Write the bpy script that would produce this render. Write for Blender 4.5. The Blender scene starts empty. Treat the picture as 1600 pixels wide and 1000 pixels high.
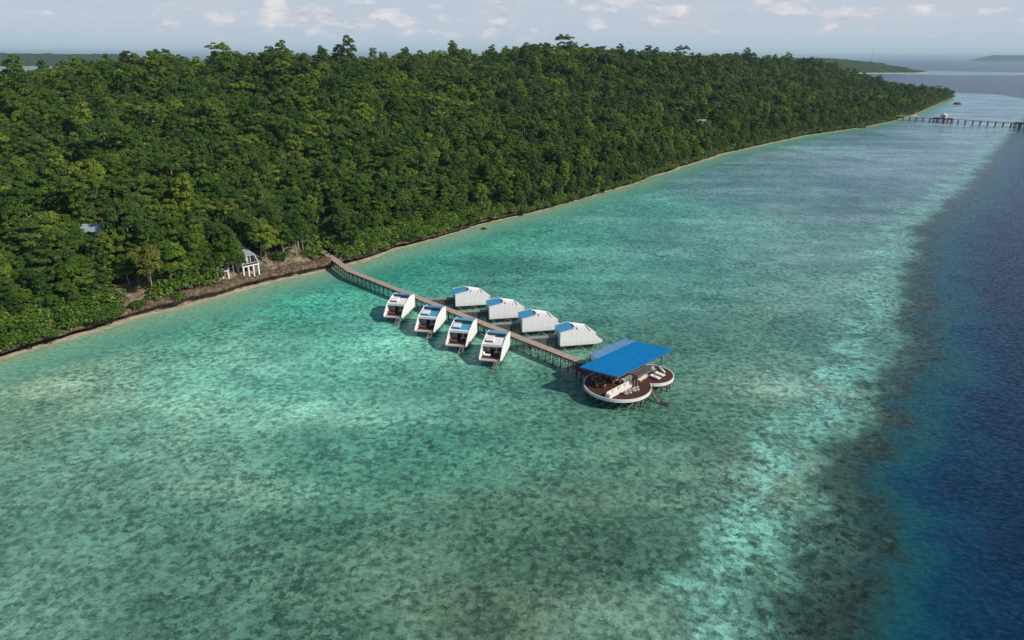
import bpy, math, random
import numpy as np
from mathutils import Vector, Matrix, noise as mnoise

SC = bpy.context.scene
COL = SC.collection
random.seed(7)
rng = np.random.default_rng(11)
rad = math.radians

# ------------------------------------------------------------------ camera
H = 60.0
PITCH, ROLL, FPX = rad(21.2), rad(0.33), 1066.67
Fw = np.array([0, math.cos(PITCH), -math.sin(PITCH)])
U0 = np.array([0, math.sin(PITCH), math.cos(PITCH)])
R0 = np.array([1.0, 0, 0])
Rv = R0 * math.cos(ROLL) + U0 * math.sin(ROLL)
Uv = U0 * math.cos(ROLL) - R0 * math.sin(ROLL)
cam = bpy.data.cameras.new('camera')
cam.lens, cam.sensor_width, cam.clip_start, cam.clip_end = 24.0, 36.0, 1.0, 90000.0
camo = bpy.data.objects.new('camera', cam)
COL.objects.link(camo)
camo.matrix_world = Matrix(((Rv[0], Uv[0], -Fw[0], 0), (Rv[1], Uv[1], -Fw[1], 0), (Rv[2], Uv[2], -Fw[2], H), (0, 0, 0, 1)))
SC.camera = camo

# ------------------------------------------------------------------ world, sun, exposure
SUN_EL = rad(37)
SH = Vector((0.90, -0.43, 0)).normalized()
SUN = Vector((SH.x * math.cos(SUN_EL), SH.y * math.cos(SUN_EL), math.sin(SUN_EL)))
SC.view_settings.view_transform = 'Standard'
SC.view_settings.look = 'None'
SC.view_settings.exposure = 0.0
SC.view_settings.gamma = 1.0
SC.view_settings.use_curve_mapping = False
SC.render.engine = 'CYCLES'
SC.cycles.max_bounces = 6
SC.cycles.volume_bounces = 0
sun = bpy.data.lights.new('sun', 'SUN')
sun.energy, sun.angle, sun.color = 4.2, rad(0.5), (1.0, 0.93, 0.80)
suno = bpy.data.objects.new('sun', sun)
suno.rotation_euler = SUN.to_track_quat('Z', 'Y').to_euler()
COL.objects.link(suno)


class Nodes:
    """Small helper for writing node trees."""
    def __init__(self, tree):
        self.t = tree
        tree.nodes.clear()

    def n(self, typ, props=None, **ins):
        nd = self.t.nodes.new(typ)
        for k, v in (props or {}).items():
            setattr(nd, k, v)
        for k, v in ins.items():
            self.set(nd, k.replace('_', ' '), v)
        return nd

    def set(self, nd, key, v):
        s = nd.inputs[int(key[1:])] if key[0] == 'i' and key[1:].isdigit() else nd.inputs[key]
        if isinstance(v, bpy.types.NodeSocket):
            self.t.links.new(v, s)
        elif isinstance(v, bpy.types.Node):
            self.t.links.new(v.outputs[0], s)
        else:
            s.default_value = v

    def m(self, op, a, b=0.0, c=None, clamp=False):
        nd = self.n('ShaderNodeMath', {'operation': op, 'use_clamp': clamp}, i0=a, i1=b)
        if c is not None:
            self.set(nd, 'i2', c)
        return nd.outputs[0]

    def noise(self, vec, scale, detail=3.0, rough=0.5, dist=0.0, out=0):
        nd = self.n('ShaderNodeTexNoise', None, Scale=scale, Detail=detail, Roughness=rough, Distortion=dist)
        if vec is not None:
            self.set(nd, 'Vector', vec)
        return nd.outputs[out]

    def mapr(self, v, a, b, c=0.0, d=1.0, smooth=False):
        nd = self.n('ShaderNodeMapRange', {'clamp': True, 'interpolation_type': 'SMOOTHSTEP' if smooth else 'LINEAR'}, i0=v, i1=a, i2=b, i3=c, i4=d)
        return nd.outputs[0]

    def mix(self, f, a, b, blend='MIX'):
        nd = self.n('ShaderNodeMix', {'data_type': 'RGBA', 'blend_type': blend}, i0=f)
        for i, v in ((6, a), (7, b)):
            if isinstance(v, tuple) and len(v) == 3:
                v = v + (1,)
            self.set(nd, 'i%d' % i, v)
        return nd.outputs[2]

    def ramp(self, f, stops, interp='LINEAR'):
        nd = self.n('ShaderNodeValToRGB', None, Fac=f)
        r = nd.color_ramp
        r.interpolation = interp
        while len(r.elements) > 1:
            r.elements.remove(r.elements[-1])
        for i, (p, c) in enumerate(stops):
            e = r.elements[0] if i == 0 else r.elements.new(p)
            e.position = p
            e.color = tuple(c) + (1,) if len(c) == 3 else c
        return nd.outputs[0]

    def scalevec(self, v, s):
        return self.n('ShaderNodeVectorMath', {'operation': 'MULTIPLY'}, i0=v, i1=s).outputs[0]


W = bpy.data.worlds.new('World')
SC.world = W
W.use_nodes = True
N = Nodes(W.node_tree)
sky = N.n('ShaderNodeTexSky', {'sky_type': 'NISHITA', 'sun_disc': False, 'sun_elevation': SUN_EL, 'sun_rotation': math.atan2(SUN.x, SUN.y), 'altitude': 60.0, 'air_density': 1.0, 'dust_density': 0.2, 'ozone_density': 4.0})
tc = N.n('ShaderNodeTexCoord')
gen = tc.outputs['Generated']
sep = N.n('ShaderNodeSeparateXYZ', None, i0=gen)
z = sep.outputs[2]
# pale band over the sea, a high veil of cloud, and low rows of small cumulus
vband = N.scalevec(gen, (7.0, 7.0, 60.0))
veil = N.noise(vband, 1.0, 5, 0.55)
low = N.mapr(z, 0.0, 0.03, 0, 1, True)
lowc = N.mix(low, (5.2, 6.9, 7.7, 1), (5.9, 6.9, 8.1, 1))
midc = N.mix(N.mapr(z, 0.06, 0.13, 0, 1, True), lowc, (1.2, 3.1, 6.4, 1))
base = N.mix(N.mapr(z, 0.2, 0.6, 1.0, 0.0, True), sky.outputs[0], midc)
veilf = N.m('MULTIPLY', N.mapr(veil, 0.38, 0.68), N.m('MULTIPLY', N.mapr(z, 0.012, 0.05, 0.0, 0.92, True), N.mapr(z, 0.06, 0.13, 1.0, 0.08, True)))
base = N.mix(veilf, base, (6.8, 7.2, 8.1, 1))
vp = N.scalevec(gen, (24.0, 24.0, 52.0))
puff = N.noise(vp, 1.0, 7, 0.58)
row = N.noise(N.scalevec(gen, (6.0, 6.0, 26.0)), 1.0, 2, 0.5)
pf = N.mapr(N.m('ADD', puff, N.m('MULTIPLY', N.m('SUBTRACT', row, 0.5), 0.6)), 0.475, 0.64, 0, 1, True)
pf = N.m('MULTIPLY', pf, N.m('MULTIPLY', N.mapr(z, 0.012, 0.035, 0.0, 0.8, True), N.mapr(z, 0.15, 0.5, 1.0, 0.3, True)))
shade = N.mapr(N.noise(N.scalevec(gen, (30.0, 30.0, 90.0)), 1.0, 4, 0.5), 0.35, 0.65)
cloudc = N.mix(shade, (6.2, 6.5, 7.5, 1), (10.0, 9.6, 9.6, 1))
skyc = N.mix(pf, base, cloudc)
bg = N.n('ShaderNodeBackground', None, Color=skyc, Strength=0.085)
out = N.n('ShaderNodeOutputWorld', None, Surface=bg)


# ------------------------------------------------------------------ helpers
def at(px, py, z=0.0):
    """A pixel of the photograph as a point of the world at height z."""
    d = Fw + Rv * ((px - 800) / FPX) + Uv * ((500 - py) / FPX)
    t = (z - H) / d[2]
    return Vector((d[0] * t, d[1] * t, z))


def project(p):
    v = np.asarray(p, float) - np.array([0, 0, H])
    f = v @ Fw
    return 800 + FPX * (v @ Rv) / f, 500 - FPX * (v @ Uv) / f, f


def new_mat(name):
    m = bpy.data.materials.new(name)
    m.use_nodes = True
    return m, Nodes(m.node_tree)


def finish(m, N, color, rough=0.6, spec=0.3, bump=None, bstr=0.3, bdist=0.02, metal=0.0, ior=None):
    p = N.n('ShaderNodeBsdfPrincipled', None, Roughness=rough, Metallic=metal)
    p.inputs['Specular IOR Level'].default_value = spec
    if ior:
        p.inputs['IOR'].default_value = ior
    if isinstance(color, tuple):
        color = color + (1,)
    N.set(p, 'Base Color', color)
    if bump is not None:
        b = N.n('ShaderNodeBump', None, Strength=bstr, Distance=bdist, Height=bump)
        N.set(p, 'Normal', b.outputs[0])
    N.n('ShaderNodeOutputMaterial', None, Surface=p.outputs[0])
    return m


def simple(name, c, rough=0.6, spec=0.3, var=0.25, scale=1.5):
    m, N = new_mat(name)
    o = N.n('ShaderNodeTexCoord').outputs['Object']
    f = N.noise(o, scale, 5, 0.6)
    col = N.mix(N.mapr(f, 0.3, 0.7), tuple(x * (1 - var) for x in c), tuple(min(1, x * (1 + var * .6)) for x in c))
    return finish(m, N, col, rough, spec, bump=f, bstr=0.2)


class MB:
    """Collects solids and links them as one mesh object."""
    def __init__(self):
        self.v, self.f, self.mi = [], [], []

    def add(self, vs, fs, mi=0):
        o = len(self.v)
        self.v += [tuple(v) for v in vs]
        self.f += [tuple(i + o for i in f) for f in fs]
        self.mi += [mi] * len(fs)
        return self

    def box(self, c, s, rz=0.0, mi=0):
        cx, cy, cz = c
        hx, hy, hz = s[0] / 2, s[1] / 2, s[2] / 2
        ca, sa = math.cos(rz), math.sin(rz)
        vs = []
        for dz in (-hz, hz):
            for dx, dy in ((-hx, -hy), (hx, -hy), (hx, hy), (-hx, hy)):
                vs.append((cx + dx * ca - dy * sa, cy + dx * sa + dy * ca, cz + dz))
        return self.add(vs, [(3, 2, 1, 0), (4, 5, 6, 7), (0, 1, 5, 4), (1, 2, 6, 5), (2, 3, 7, 6), (3, 0, 4, 7)], mi)

    def bar(self, p, q, r, n=6, r2=None, mi=0):
        p, q = Vector(p), Vector(q)
        d = (q - p).normalized()
        a = d.orthogonal().normalized()
        b = d.cross(a)
        r2 = r if r2 is None else r2
        vs = [p + (a * math.cos(k * 2 * math.pi / n) + b * math.sin(k * 2 * math.pi / n)) * r for k in range(n)]
        vs += [q + (a * math.cos(k * 2 * math.pi / n) + b * math.sin(k * 2 * math.pi / n)) * r2 for k in range(n)]
        fs = [(k, (k + 1) % n, n + (k + 1) % n, n + k) for k in range(n)] + [tuple(range(n))[::-1], tuple(range(n, 2 * n))]
        return self.add(vs, fs, mi)

    def plank(self, p, q, w, h, mi=0):
        """A rectangular beam from p to q, w wide (sideways) and h high."""
        p, q = Vector(p), Vector(q)
        d = (q - p).normalized()
        s = d.cross(Vector((0, 0, 1)))
        s = s.normalized() if s.length > 1e-4 else Vector((1, 0, 0))
        u = s.cross(d)
        vs = []
        for e in (p, q):
            for a, b in ((-1, -1), (1, -1), (1, 1), (-1, 1)):
                vs.append(e + s * (a * w / 2) + u * (b * h / 2))
        return self.add(vs, [(0, 1, 2, 3), (7, 6, 5, 4), (0, 4, 5, 1), (1, 5, 6, 2), (2, 6, 7, 3), (3, 7, 4, 0)], mi)

    def prism(self, poly, axis, a, b, mi=0):
        """poly (list of 2-D points) pushed along axis 'y' (points are x,z) or 'z' (points are x,y)."""
        n = len(poly)
        if axis == 'y':
            vs = [(x, a, z) for x, z in poly] + [(x, b, z) for x, z in poly]
        else:
            vs = [(x, y, a) for x, y in poly] + [(x, y, b) for x, y in poly]
        fs = [(k, (k + 1) % n, n + (k + 1) % n, n + k) for k in range(n)] + [tuple(range(n))[::-1], tuple(range(n, 2 * n))]
        return self.add(vs, fs, mi)

    def slab(self, corners, th, mi=0):
        """A sloping sheet: four top corners and a thickness downwards."""
        vs = [tuple(c) for c in corners] + [(c[0], c[1], c[2] - th) for c in corners]
        return self.add(vs, [(0, 1, 2, 3), (7, 6, 5, 4), (0, 4, 5, 1), (1, 5, 6, 2), (2, 6, 7, 3), (3, 7, 4, 0)], mi)

    def lathe(self, prof, c=(0, 0, 0), n=14, mi=0):
        vs, fs = [], []
        for r, z in prof:
            for k in range(n):
                a = 2 * math.pi * k / n
                vs.append((c[0] + r * math.cos(a), c[1] + r * math.sin(a), c[2] + z))
        for i in range(len(prof) - 1):
            for k in range(n):
                fs.append((i * n + k, i * n + (k + 1) % n, (i + 1) * n + (k + 1) % n, (i + 1) * n + k))
        return self.add(vs, fs, mi)

    def mesh(self, name, mats, smooth=False):
        me = bpy.data.meshes.new(name)
        me.from_pydata(self.v, [], self.f)
        for m in (mats if isinstance(mats, (list, tuple)) else [mats]):
            me.materials.append(m)
        if any(self.mi):
            me.polygons.foreach_set('material_index', self.mi)
        if smooth:
            me.polygons.foreach_set('use_smooth', [True] * len(me.polygons))
        me.validate()
        import bmesh
        bm = bmesh.new()
        bm.from_mesh(me)
        bmesh.ops.recalc_face_normals(bm, faces=bm.faces)
        bm.to_mesh(me)
        bm.free()
        return me

    def build(self, name, mats, parent=None, smooth=False):
        return link(name, self.mesh(name, mats, smooth), parent)


def link(name, me, parent=None, loc=None, rz=None, sc=None):
    o = bpy.data.objects.new(name, me)
    COL.objects.link(o)
    if parent is not None:
        o.parent = parent
    if loc is not None:
        o.location = loc
    if rz is not None:
        o.rotation_euler = (0, 0, rz)
    if sc is not None:
        o.scale = sc
    return o


def tag(o, label=None, cat=None, group=None, kind=None):
    for k, v in (('label', label), ('category', cat), ('group', group), ('kind', kind)):
        if v:
            o[k] = v
    return o


def thing(name, loc, rz, label, cat, group=None):
    o = bpy.data.objects.new(name, None)
    COL.objects.link(o)
    o.empty_display_size = 0.3
    o.location = loc
    o.rotation_euler = (0, 0, rz)
    return tag(o, label, cat, group)


def copy_tree(o, parent=None):
    c = o.copy()
    COL.objects.link(c)
    if parent is not None:
        c.parent = parent
    for ch in list(o.children):
        copy_tree(ch, c)
    return c


def raw_mesh(name, V, F, mats, attrs=None, smooth=False):
    """A mesh straight from numpy arrays; F is (n, k) with every face of k corners."""
    V = np.asarray(V, np.float32)
    F = np.asarray(F, np.int32)
    me = bpy.data.meshes.new(name)
    me.vertices.add(len(V))
    me.vertices.foreach_set('co', V.ravel())
    k = F.shape[1]
    me.loops.add(F.size)
    me.loops.foreach_set('vertex_index', F.ravel())
    me.polygons.add(len(F))
    me.polygons.foreach_set('loop_start', np.arange(0, F.size, k, dtype=np.int32))
    me.polygons.foreach_set('loop_total', np.full(len(F), k, np.int32))
    if smooth:
        me.polygons.foreach_set('use_smooth', np.ones(len(F), bool))
    for m in (mats if isinstance(mats, (list, tuple)) else [mats]):
        me.materials.append(m)
    me.update(calc_edges=True)
    for nm, (typ, arr) in (attrs or {}).items():
        a = me.attributes.new(nm, typ, 'POINT')
        arr = np.asarray(arr, np.float32)
        a.data.foreach_set('color' if typ == 'FLOAT_COLOR' else 'value', arr.ravel())
    return me


def s2l(c):
    return tuple(((x / 255) / 12.92 if x / 255 <= 0.04045 else ((x / 255 + 0.055) / 1.055) ** 2.4) for x in c)


# ------------------------------------------------------------------ the lie of the land (all in metres)
P0 = np.array([-107.13, 130.01])
E = np.array([0.62144, 0.78346])
NI = np.array([-E[1], E[0]])
CT = [-400, -60, 0, 12.8, 27.2, 40.5, 49.5, 61.3, 76.3, 85.1, 106.7, 137.2, 158.8, 198.4, 234.8, 282.1, 336.9, 412.9, 555.6, 662.5, 776.8, 886.3, 1325.9]
CS = [10, -2, 0, 1.8, 3.0, 1.0, 1.6, 2.4, 0.0, -0.6, 1.1, 1.5, 2.0, 0.3, 0.9, 3.5, 8.6, 13.1, 7.3, -10.9, -20.5, -19.3, 0.0]
HT = [-300, 0, 100, 200, 300, 400, 500, 600, 700, 800, 900, 1000, 1120, 1220, 1320]
HM = [44, 26, 25, 35, 34, 32, 41, 45, 38, 33, 32, 34, 39, 22, 2]
RT = np.arange(-420, 1500, 1.5)
_w = np.array([0.9 * mnoise.noise((t * 0.11, 3.1, 0)) + 1.2 * mnoise.noise((t * 0.035, 9.1, 0)) + 0.35 * mnoise.noise((t * 0.5, 1.7, 0)) for t in RT])


def coast(t):
    return np.interp(t, CT, CS) + np.interp(t, RT, _w)


def ts_of(X, Y):
    return (X - P0[0]) * E[0] + (Y - P0[1]) * E[1], (X - P0[0]) * NI[0] + (Y - P0[1]) * NI[1]


def xy_of(t, s):
    return P0[0] + E[0] * t + NI[0] * s, P0[1] + E[1] * t + NI[1] * s


def inland(X, Y):
    t, s = ts_of(X, Y)
    return np.minimum(s - coast(t), 1330 + 0.25 * s - t), t, s


def smst(x):
    x = np.clip(x, 0, 1)
    return x * x * (3 - 2 * x)


PIER = [at(499, 388, 2.9), at(547, 423, 2.9), at(910, 565.5, 2.9)]


def seg_dist(X, Y, a, b):
    ax, ay, bx, by = a[0], a[1], b[0], b[1]
    L = (bx - ax) ** 2 + (by - ay) ** 2
    k = np.clip(((X - ax) * (bx - ax) + (Y - ay) * (by - ay)) / L, 0, 1)
    return np.hypot(X - ax - k * (bx - ax), Y - ay - k * (by - ay))


def ground(X, Y):
    X, Y = np.asarray(X, float), np.asarray(Y, float)
    d, t, s = inland(X, Y)
    S = np.clip(d / 200, 0, 1)
    hill = np.interp(t, HT, HM) * (0.5 * smst(S) + 0.5 * S) * (1 - smst((d - 330) / 300))
    hill = hill * (1 + 0.09 * np.sin(X * 0.043 + 1.3 * np.sin(Y * 0.031)) * np.clip(d / 150, 0, 1) + 0.05 * np.sin(X * 0.11 + Y * 0.07))
    bank = 2.6 * smst((d - 1.5) / 8) * smst((t - 22) / 16) * (1 - smst((t - 78) / 10))
    z = np.where(d > 1.2, 3.0 * smst((d - 0.6) / 2.0) + hill + bank, -1.5 + 0.2 * np.clip(d, -8, 0))
    pd = seg_dist(X, Y, PIER[0], PIER[1])
    k = smst((pd - 2.5) / 7)
    z = np.where(d > 1.2, z * k + np.minimum(z, 2.0) * (1 - k), z)
    return z, d, t


# ------------------------------------------------------------------ water
TINT = [(20, 580, 112, 150, 128), (100, 560, 105, 152, 132), (100, 640, 108, 150, 130), (300, 520, 88, 160, 142), (300, 600, 92, 162, 145), (200, 690, 96, 150, 132),
        (500, 600, 98, 172, 156), (560, 540, 88, 170, 152), (480, 470, 62, 160, 140), (600, 430, 50, 138, 122), (700, 390, 62, 150, 132), (820, 380, 72, 155, 138),
        (640, 650, 82, 150, 134), (860, 430, 64, 138, 124), (1000, 330, 78, 152, 142), (960, 420, 74, 142, 130), (1080, 450, 72, 132, 122), (1120, 370, 92, 152, 146),
        (1200, 300, 88, 134, 136), (1250, 400, 84, 132, 128), (1320, 330, 82, 120, 122), (1200, 500, 76, 124, 112), (1300, 480, 84, 134, 126), (1080, 560, 70, 122, 108),
        (1150, 620, 76, 120, 106), (1000, 700, 72, 122, 106), (860, 700, 66, 122, 106), (700, 700, 62, 124, 108), (540, 740, 66, 126, 110), (300, 800, 84, 132, 116),
        (100, 780, 92, 140, 124), (60, 920, 92, 138, 124), (300, 930, 72, 116, 102), (560, 860, 62, 106, 92), (560, 960, 66, 108, 94), (760, 860, 64, 104, 88),
        (760, 960, 58, 88, 74), (900, 900, 62, 94, 80), (920, 800, 70, 108, 92), (980, 960, 80, 126, 114), (1060, 800, 76, 118, 104), (1140, 720, 78, 118, 106),
        (1250, 600, 86, 132, 122), (1250, 230, 98, 150, 152), (1330, 250, 96, 136, 144), (1420, 230, 92, 130, 142), (1450, 200, 100, 138, 150), (1400, 290, 86, 122, 130),
        (1500, 175, 96, 138, 152), (1560, 165, 96, 140, 156)]


def axis(a, b, step, far_lo, far_hi, g):
    mid = list(np.arange(a, b, step))
    hi, s = [b], step
    while hi[-1] < far_hi:
        s *= g
        hi.append(hi[-1] + s)
    lo, s = [a], step
    while lo[-1] > far_lo:
        s *= g
        lo.append(lo[-1] - s)
    return np.array(lo[1:][::-1] + mid + hi)


xs = axis(-150, 330, 2.5, -52000, 52000, 1.12)
ys = axis(25, 520, 2.5, -800, 60000, 1.035)
GX, GY = np.meshgrid(xs, ys)
VX, VY = GX.ravel(), GY.ravel()
sd = -inland(VX, VY)[0]
sd = np.maximum(sd, -sd - 640)
REEF = [(-300, -320), (-60, -50), (0, 20), (26, 56), (37.5, 75), (49, 93), (65, 115), (87, 146), (113, 191), (148, 250), (221, 338), (397, 570), (575, 800), (790, 1090), (850, 1260), (700, 1500), (200, 1900), (-600, 2600)]
rd = np.full(len(VX), 1e9)
sg = np.ones(len(VX))
for a, b in zip(REEF[:-1], REEF[1:]):
    dd = seg_dist(VX, VY, a, b)
    cr = (b[0] - a[0]) * (VY - a[1]) - (b[1] - a[1]) * (VX - a[0])
    nearer = dd < rd
    rd = np.where(nearer, dd, rd)
    sg = np.where(nearer, np.where(cr < 0, 1, -1), sg)
rd = rd * sg
# shallow shelf round the far headland
HEAD = [(1340, 3300), (1500, 3150), (1700, 3050), (1900, 3150)]
hd = np.min([seg_dist(VX, VY, a, b) for a, b in zip(HEAD[:-1], HEAD[1:])], axis=0)
rd = np.minimum(rd, (hd - 340) * 0.11)
cp = np.array([at(p[0], p[1])[:2] for p in TINT])
cc = np.array([s2l(p[2:]) for p in TINT])
tint = np.zeros((len(VX), 3))
wsum = np.zeros(len(VX))
for (x, y), c in zip(cp, cc):
    w = 1 / ((VX - x) ** 2 + (VY - y) ** 2 + 30) ** 1.6
    tint += w[:, None] * c
    wsum += w
tint = tint / wsum[:, None]
tint = np.concatenate([tint, np.ones((len(VX), 1))], 1)
nx, ny = len(xs), len(ys)
I = np.arange(nx * ny).reshape(ny, nx)
WF = np.stack([I[:-1, :-1].ravel(), I[:-1, 1:].ravel(), I[1:, 1:].ravel(), I[1:, :-1].ravel()], 1)

m_water, N = new_mat('reef_water')
pos = N.n('ShaderNodeNewGeometry').outputs['Position']
shore = N.n('ShaderNodeAttribute', {'attribute_name': 'shore'}).outputs['Fac']
reef = N.n('ShaderNodeAttribute', {'attribute_name': 'reef'}).outputs['Fac']
lag = N.n('ShaderNodeAttribute', {'attribute_name': 'lagoon'}).outputs['Color']
big = N.noise(pos, 0.028, 4, 0.55, 0.4)
mid = N.noise(pos, 0.14, 5, 0.6, 0.2)
sml = N.noise(pos, 0.95, 8, 0.7)
fin = N.noise(pos, 3.4, 5, 0.65)
jv = N.n('ShaderNodeVectorMath', {'operation': 'ADD'}, i0=pos, i1=N.scalevec(N.noise(pos, 1.1, 4, 0.6, 0, 1), (1.6, 1.6, 0))).outputs[0]
cell = N.n('ShaderNodeSeparateColor', None, i0=N.n('ShaderNodeTexVoronoi', {'feature': 'F1'}, Vector=jv, Scale=1.25).outputs['Color']).outputs[0]
vor = N.n('ShaderNodeTexVoronoi', {'feature': 'F1'}, Vector=jv, Scale=0.36).outputs['Distance']
tone = N.m('ADD', N.m('ADD', N.m('MULTIPLY', sml, 0.5), N.m('MULTIPLY', fin, 0.27)), N.m('ADD', N.m('MULTIPLY', mid, 0.25), N.m('MULTIPLY', N.m('SUBTRACT', cell, 0.5), 0.12)))
pat = N.mapr(tone, 0.415, 0.60, 0.0, 1.0)
ctr = N.mapr(N.noise(pos, 0.04, 4, 0.6, 0.4), 0.36, 0.6, 0.72, 1.3)
pat = N.m('ADD', 0.52, N.m('MULTIPLY', N.m('SUBTRACT', pat, 0.5), ctr), clamp=True)
spots = N.m('MULTIPLY', N.mapr(vor, 0.10, 0.36, 1.0, 0.0, True), N.mapr(N.m('ADD', mid, N.m('MULTIPLY', N.m('SUBTRACT', big, 0.5), 0.5)), 0.46, 0.6, 0.0, 1.0, True))
lag = N.mix(1.0, lag, (1.1, 1.1, 1.07), 'MULTIPLY')
mp = N.n('ShaderNodeMapping', None, Vector=pos, Rotation=(0, 0, -math.atan2(E[1], E[0])), Scale=(0.009, 0.045, 1.0)).outputs[0]
strk = N.noise(mp, 1.0, 4, 0.55, 0.3)
lag = N.mix(1.0, lag, N.ramp(strk, [(0.36, (0.78, 0.86, 0.85)), (0.5, (1, 1, 1)), (0.62, (1.5, 1.28, 1.26))]), 'MULTIPLY')
dark = N.mix(1.0, lag, (0.52, 0.5, 0.5), 'MULTIPLY')
bright = N.mix(1.0, lag, (1.98, 1.62, 1.58), 'MULTIPLY')
lagc = N.mix(pat, dark, bright)
lagc = N.mix(N.m('MULTIPLY', spots, 0.6), lagc, N.mix(1.0, lag, (0.42, 0.27, 0.24), 'MULTIPLY'))
hv = N.n('ShaderNodeTexVoronoi', {'feature': 'F1'}, Vector=N.n('ShaderNodeVectorMath', {'operation': 'ADD'}, i0=pos, i1=N.scalevec(N.noise(pos, 1.6, 4, 0.65, 0, 1), (1.5, 1.5, 0))).outputs[0], Scale=0.55)
hr_ = N.n('ShaderNodeSeparateColor', None, i0=hv.outputs['Color'])
hsize = N.m('ADD', 0.05, N.m('MULTIPLY', hr_.outputs[1], 0.2))
head = N.mapr(N.m('SUBTRACT', hv.outputs['Distance'], hsize), -0.05, 0.05, 1.0, 0.0)
dens = N.mapr(N.noise(pos, 0.06, 4, 0.6), 0.36, 0.62, 0.08, 0.62)
head = N.m('MULTIPLY', head, N.m('LESS_THAN', hr_.outputs[0], dens))
lagc = N.mix(N.m('MULTIPLY', head, 0.62), lagc, N.mix(1.0, lag, (0.40, 0.25, 0.2), 'MULTIPLY'))
lagc = N.mix(1.0, lagc, N.ramp(big, [(0.32, (0.72, 0.76, 0.74)), (0.5, (1, 1, 1)), (0.66, (1.36, 1.22, 1.2))]), 'MULTIPLY')
swirl = N.m('MULTIPLY', N.m('SUBTRACT', N.noise(pos, 0.05, 3, 0.55), 0.5), 15.0)
rw = N.m('ADD', reef, N.m('ADD', swirl, N.m('ADD', N.m('MULTIPLY', N.m('SUBTRACT', mid, 0.5), 14.0), N.m('MULTIPLY', N.m('SUBTRACT', sml, 0.5), 9.0))))
rd2 = N.m('ADD', reef, N.m('ADD', swirl, N.m('MULTIPLY', N.m('SUBTRACT', N.noise(pos, 0.11, 3, 0.5), 0.5), 20.0)))
rf = N.mapr(rw, -20, 40)
k = lambda r: (r + 20) / 60
rc = N.ramp(rf, [(k(-13), s2l((98, 156, 142))), (k(-5), s2l((120, 176, 160))), (k(-1), s2l((110, 166, 152))), (k(2.5), s2l((62, 92, 82))), (k(8), s2l((44, 62, 56))), (k(16), s2l((34, 56, 56)))])
rpat = N.m('ADD', 0.36, N.m('MULTIPLY', pat, 1.25))
rpat = N.m('ADD', N.m('MULTIPLY', rpat, N.mapr(rw, 8, 24, 1.0, 0.0)), N.mapr(rw, 8, 24, 0.0, 1.0))
rc = N.mix(1.0, rc, N.n('ShaderNodeCombineColor', None, i0=rpat, i1=rpat, i2=rpat).outputs[0], 'MULTIPLY')
deepc = N.ramp(N.mapr(rd2, -20, 40), [(k(4), s2l((36, 78, 80))), (k(11), s2l((20, 84, 92))), (k(17), s2l((10, 62, 86))), (k(24), s2l((6, 44, 72))), (k(39), s2l((4, 32, 62)))])
rc = N.mix(N.mapr(rd2, 4, 14, 0, 1, True), rc, deepc)
patch = N.mapr(N.noise(pos, 0.10, 5, 0.62, 0.3), 0.42, 0.54, 0.0, 0.95, True)
rc = N.mix(N.m('MULTIPLY', N.mapr(vor, 0.14, 0.36, 0.85, 0.0, True), N.m('MULTIPLY', N.mapr(rw, -9, 1, 0.35, 1.0), N.mapr(rw, 6, 16, 1.0, 0.0))), rc, s2l((36, 50, 44)))
patch = N.m('MAXIMUM', patch, N.mapr(rw, -1, 3, 0, 1))
col = N.mix(N.m('MULTIPLY', N.mapr(rw, -13, -5, 0, 1, True), patch), lagc, rc)
shw = N.m('ADD', shore, N.m('MULTIPLY', N.m('SUBTRACT', mid, 0.5), 7.0))
sandc = N.ramp(N.mapr(shw, 0, 24), [(0.0, s2l((160, 168, 138))), (0.07, s2l((138, 170, 142))), (0.3, s2l((112, 168, 142))), (0.62, s2l((80, 152, 134))), (1.0, s2l((76, 146, 130)))])
col = N.mix(N.mapr(shw, 5, 24, 1.0, 0.0, True), col, sandc)
wv1 = N.noise(N.scalevec(pos, (1.0, 1.5, 1.0)), 0.55, 4, 0.6, 0.4)
wv2 = N.noise(N.scalevec(pos, (1.0, 1.7, 1.0)), 1.9, 3, 0.6)
deepk = N.mapr(reef, -10, 25, 0.35, 1.0)
hgt = N.m('MULTIPLY', N.m('ADD', wv1, N.m('MULTIPLY', wv2, 0.35)), deepk)
# wave slopes: crests by bump, the finer chop as a direct tilt of the surface
chop = N.n('ShaderNodeVectorMath', {'operation': 'SUBTRACT'}, i0=N.noise(N.scalevec(pos, (1.0, 1.4, 1.0)), 1.1, 3, 0.6, 0, 1), i1=(0.5, 0.5, 0.5)).outputs[0]
bmp = N.n('ShaderNodeBump', None, Strength=0.5, Distance=0.5, Height=hgt).outputs[0]
tilt = N.n('ShaderNodeVectorMath', {'operation': 'MULTIPLY_ADD'}, i0=chop, i1=(0.95, 0.95, 0.0), i2=bmp).outputs[0]
pw_ = N.n('ShaderNodeBsdfPrincipled', None, Roughness=0.2, IOR=1.33, Normal=N.n('ShaderNodeVectorMath', {'operation': 'NORMALIZE'}, i0=tilt).outputs[0])
pw_.inputs['Specular IOR Level'].default_value = 0.2
N.set(pw_, 'Base Color', col)
N.n('ShaderNodeOutputMaterial', None, Surface=pw_.outputs[0])
water = link('water', raw_mesh('water', np.stack([VX, VY, np.zeros(len(VX))], 1), WF, m_water,
             {'shore': ('FLOAT', sd), 'reef': ('FLOAT', rd), 'lagoon': ('FLOAT_COLOR', tint)}, True))
tag(water, 'clear turquoise sea over the coral reef flat, deep blue beyond it', 'sea', kind='structure')

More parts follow.
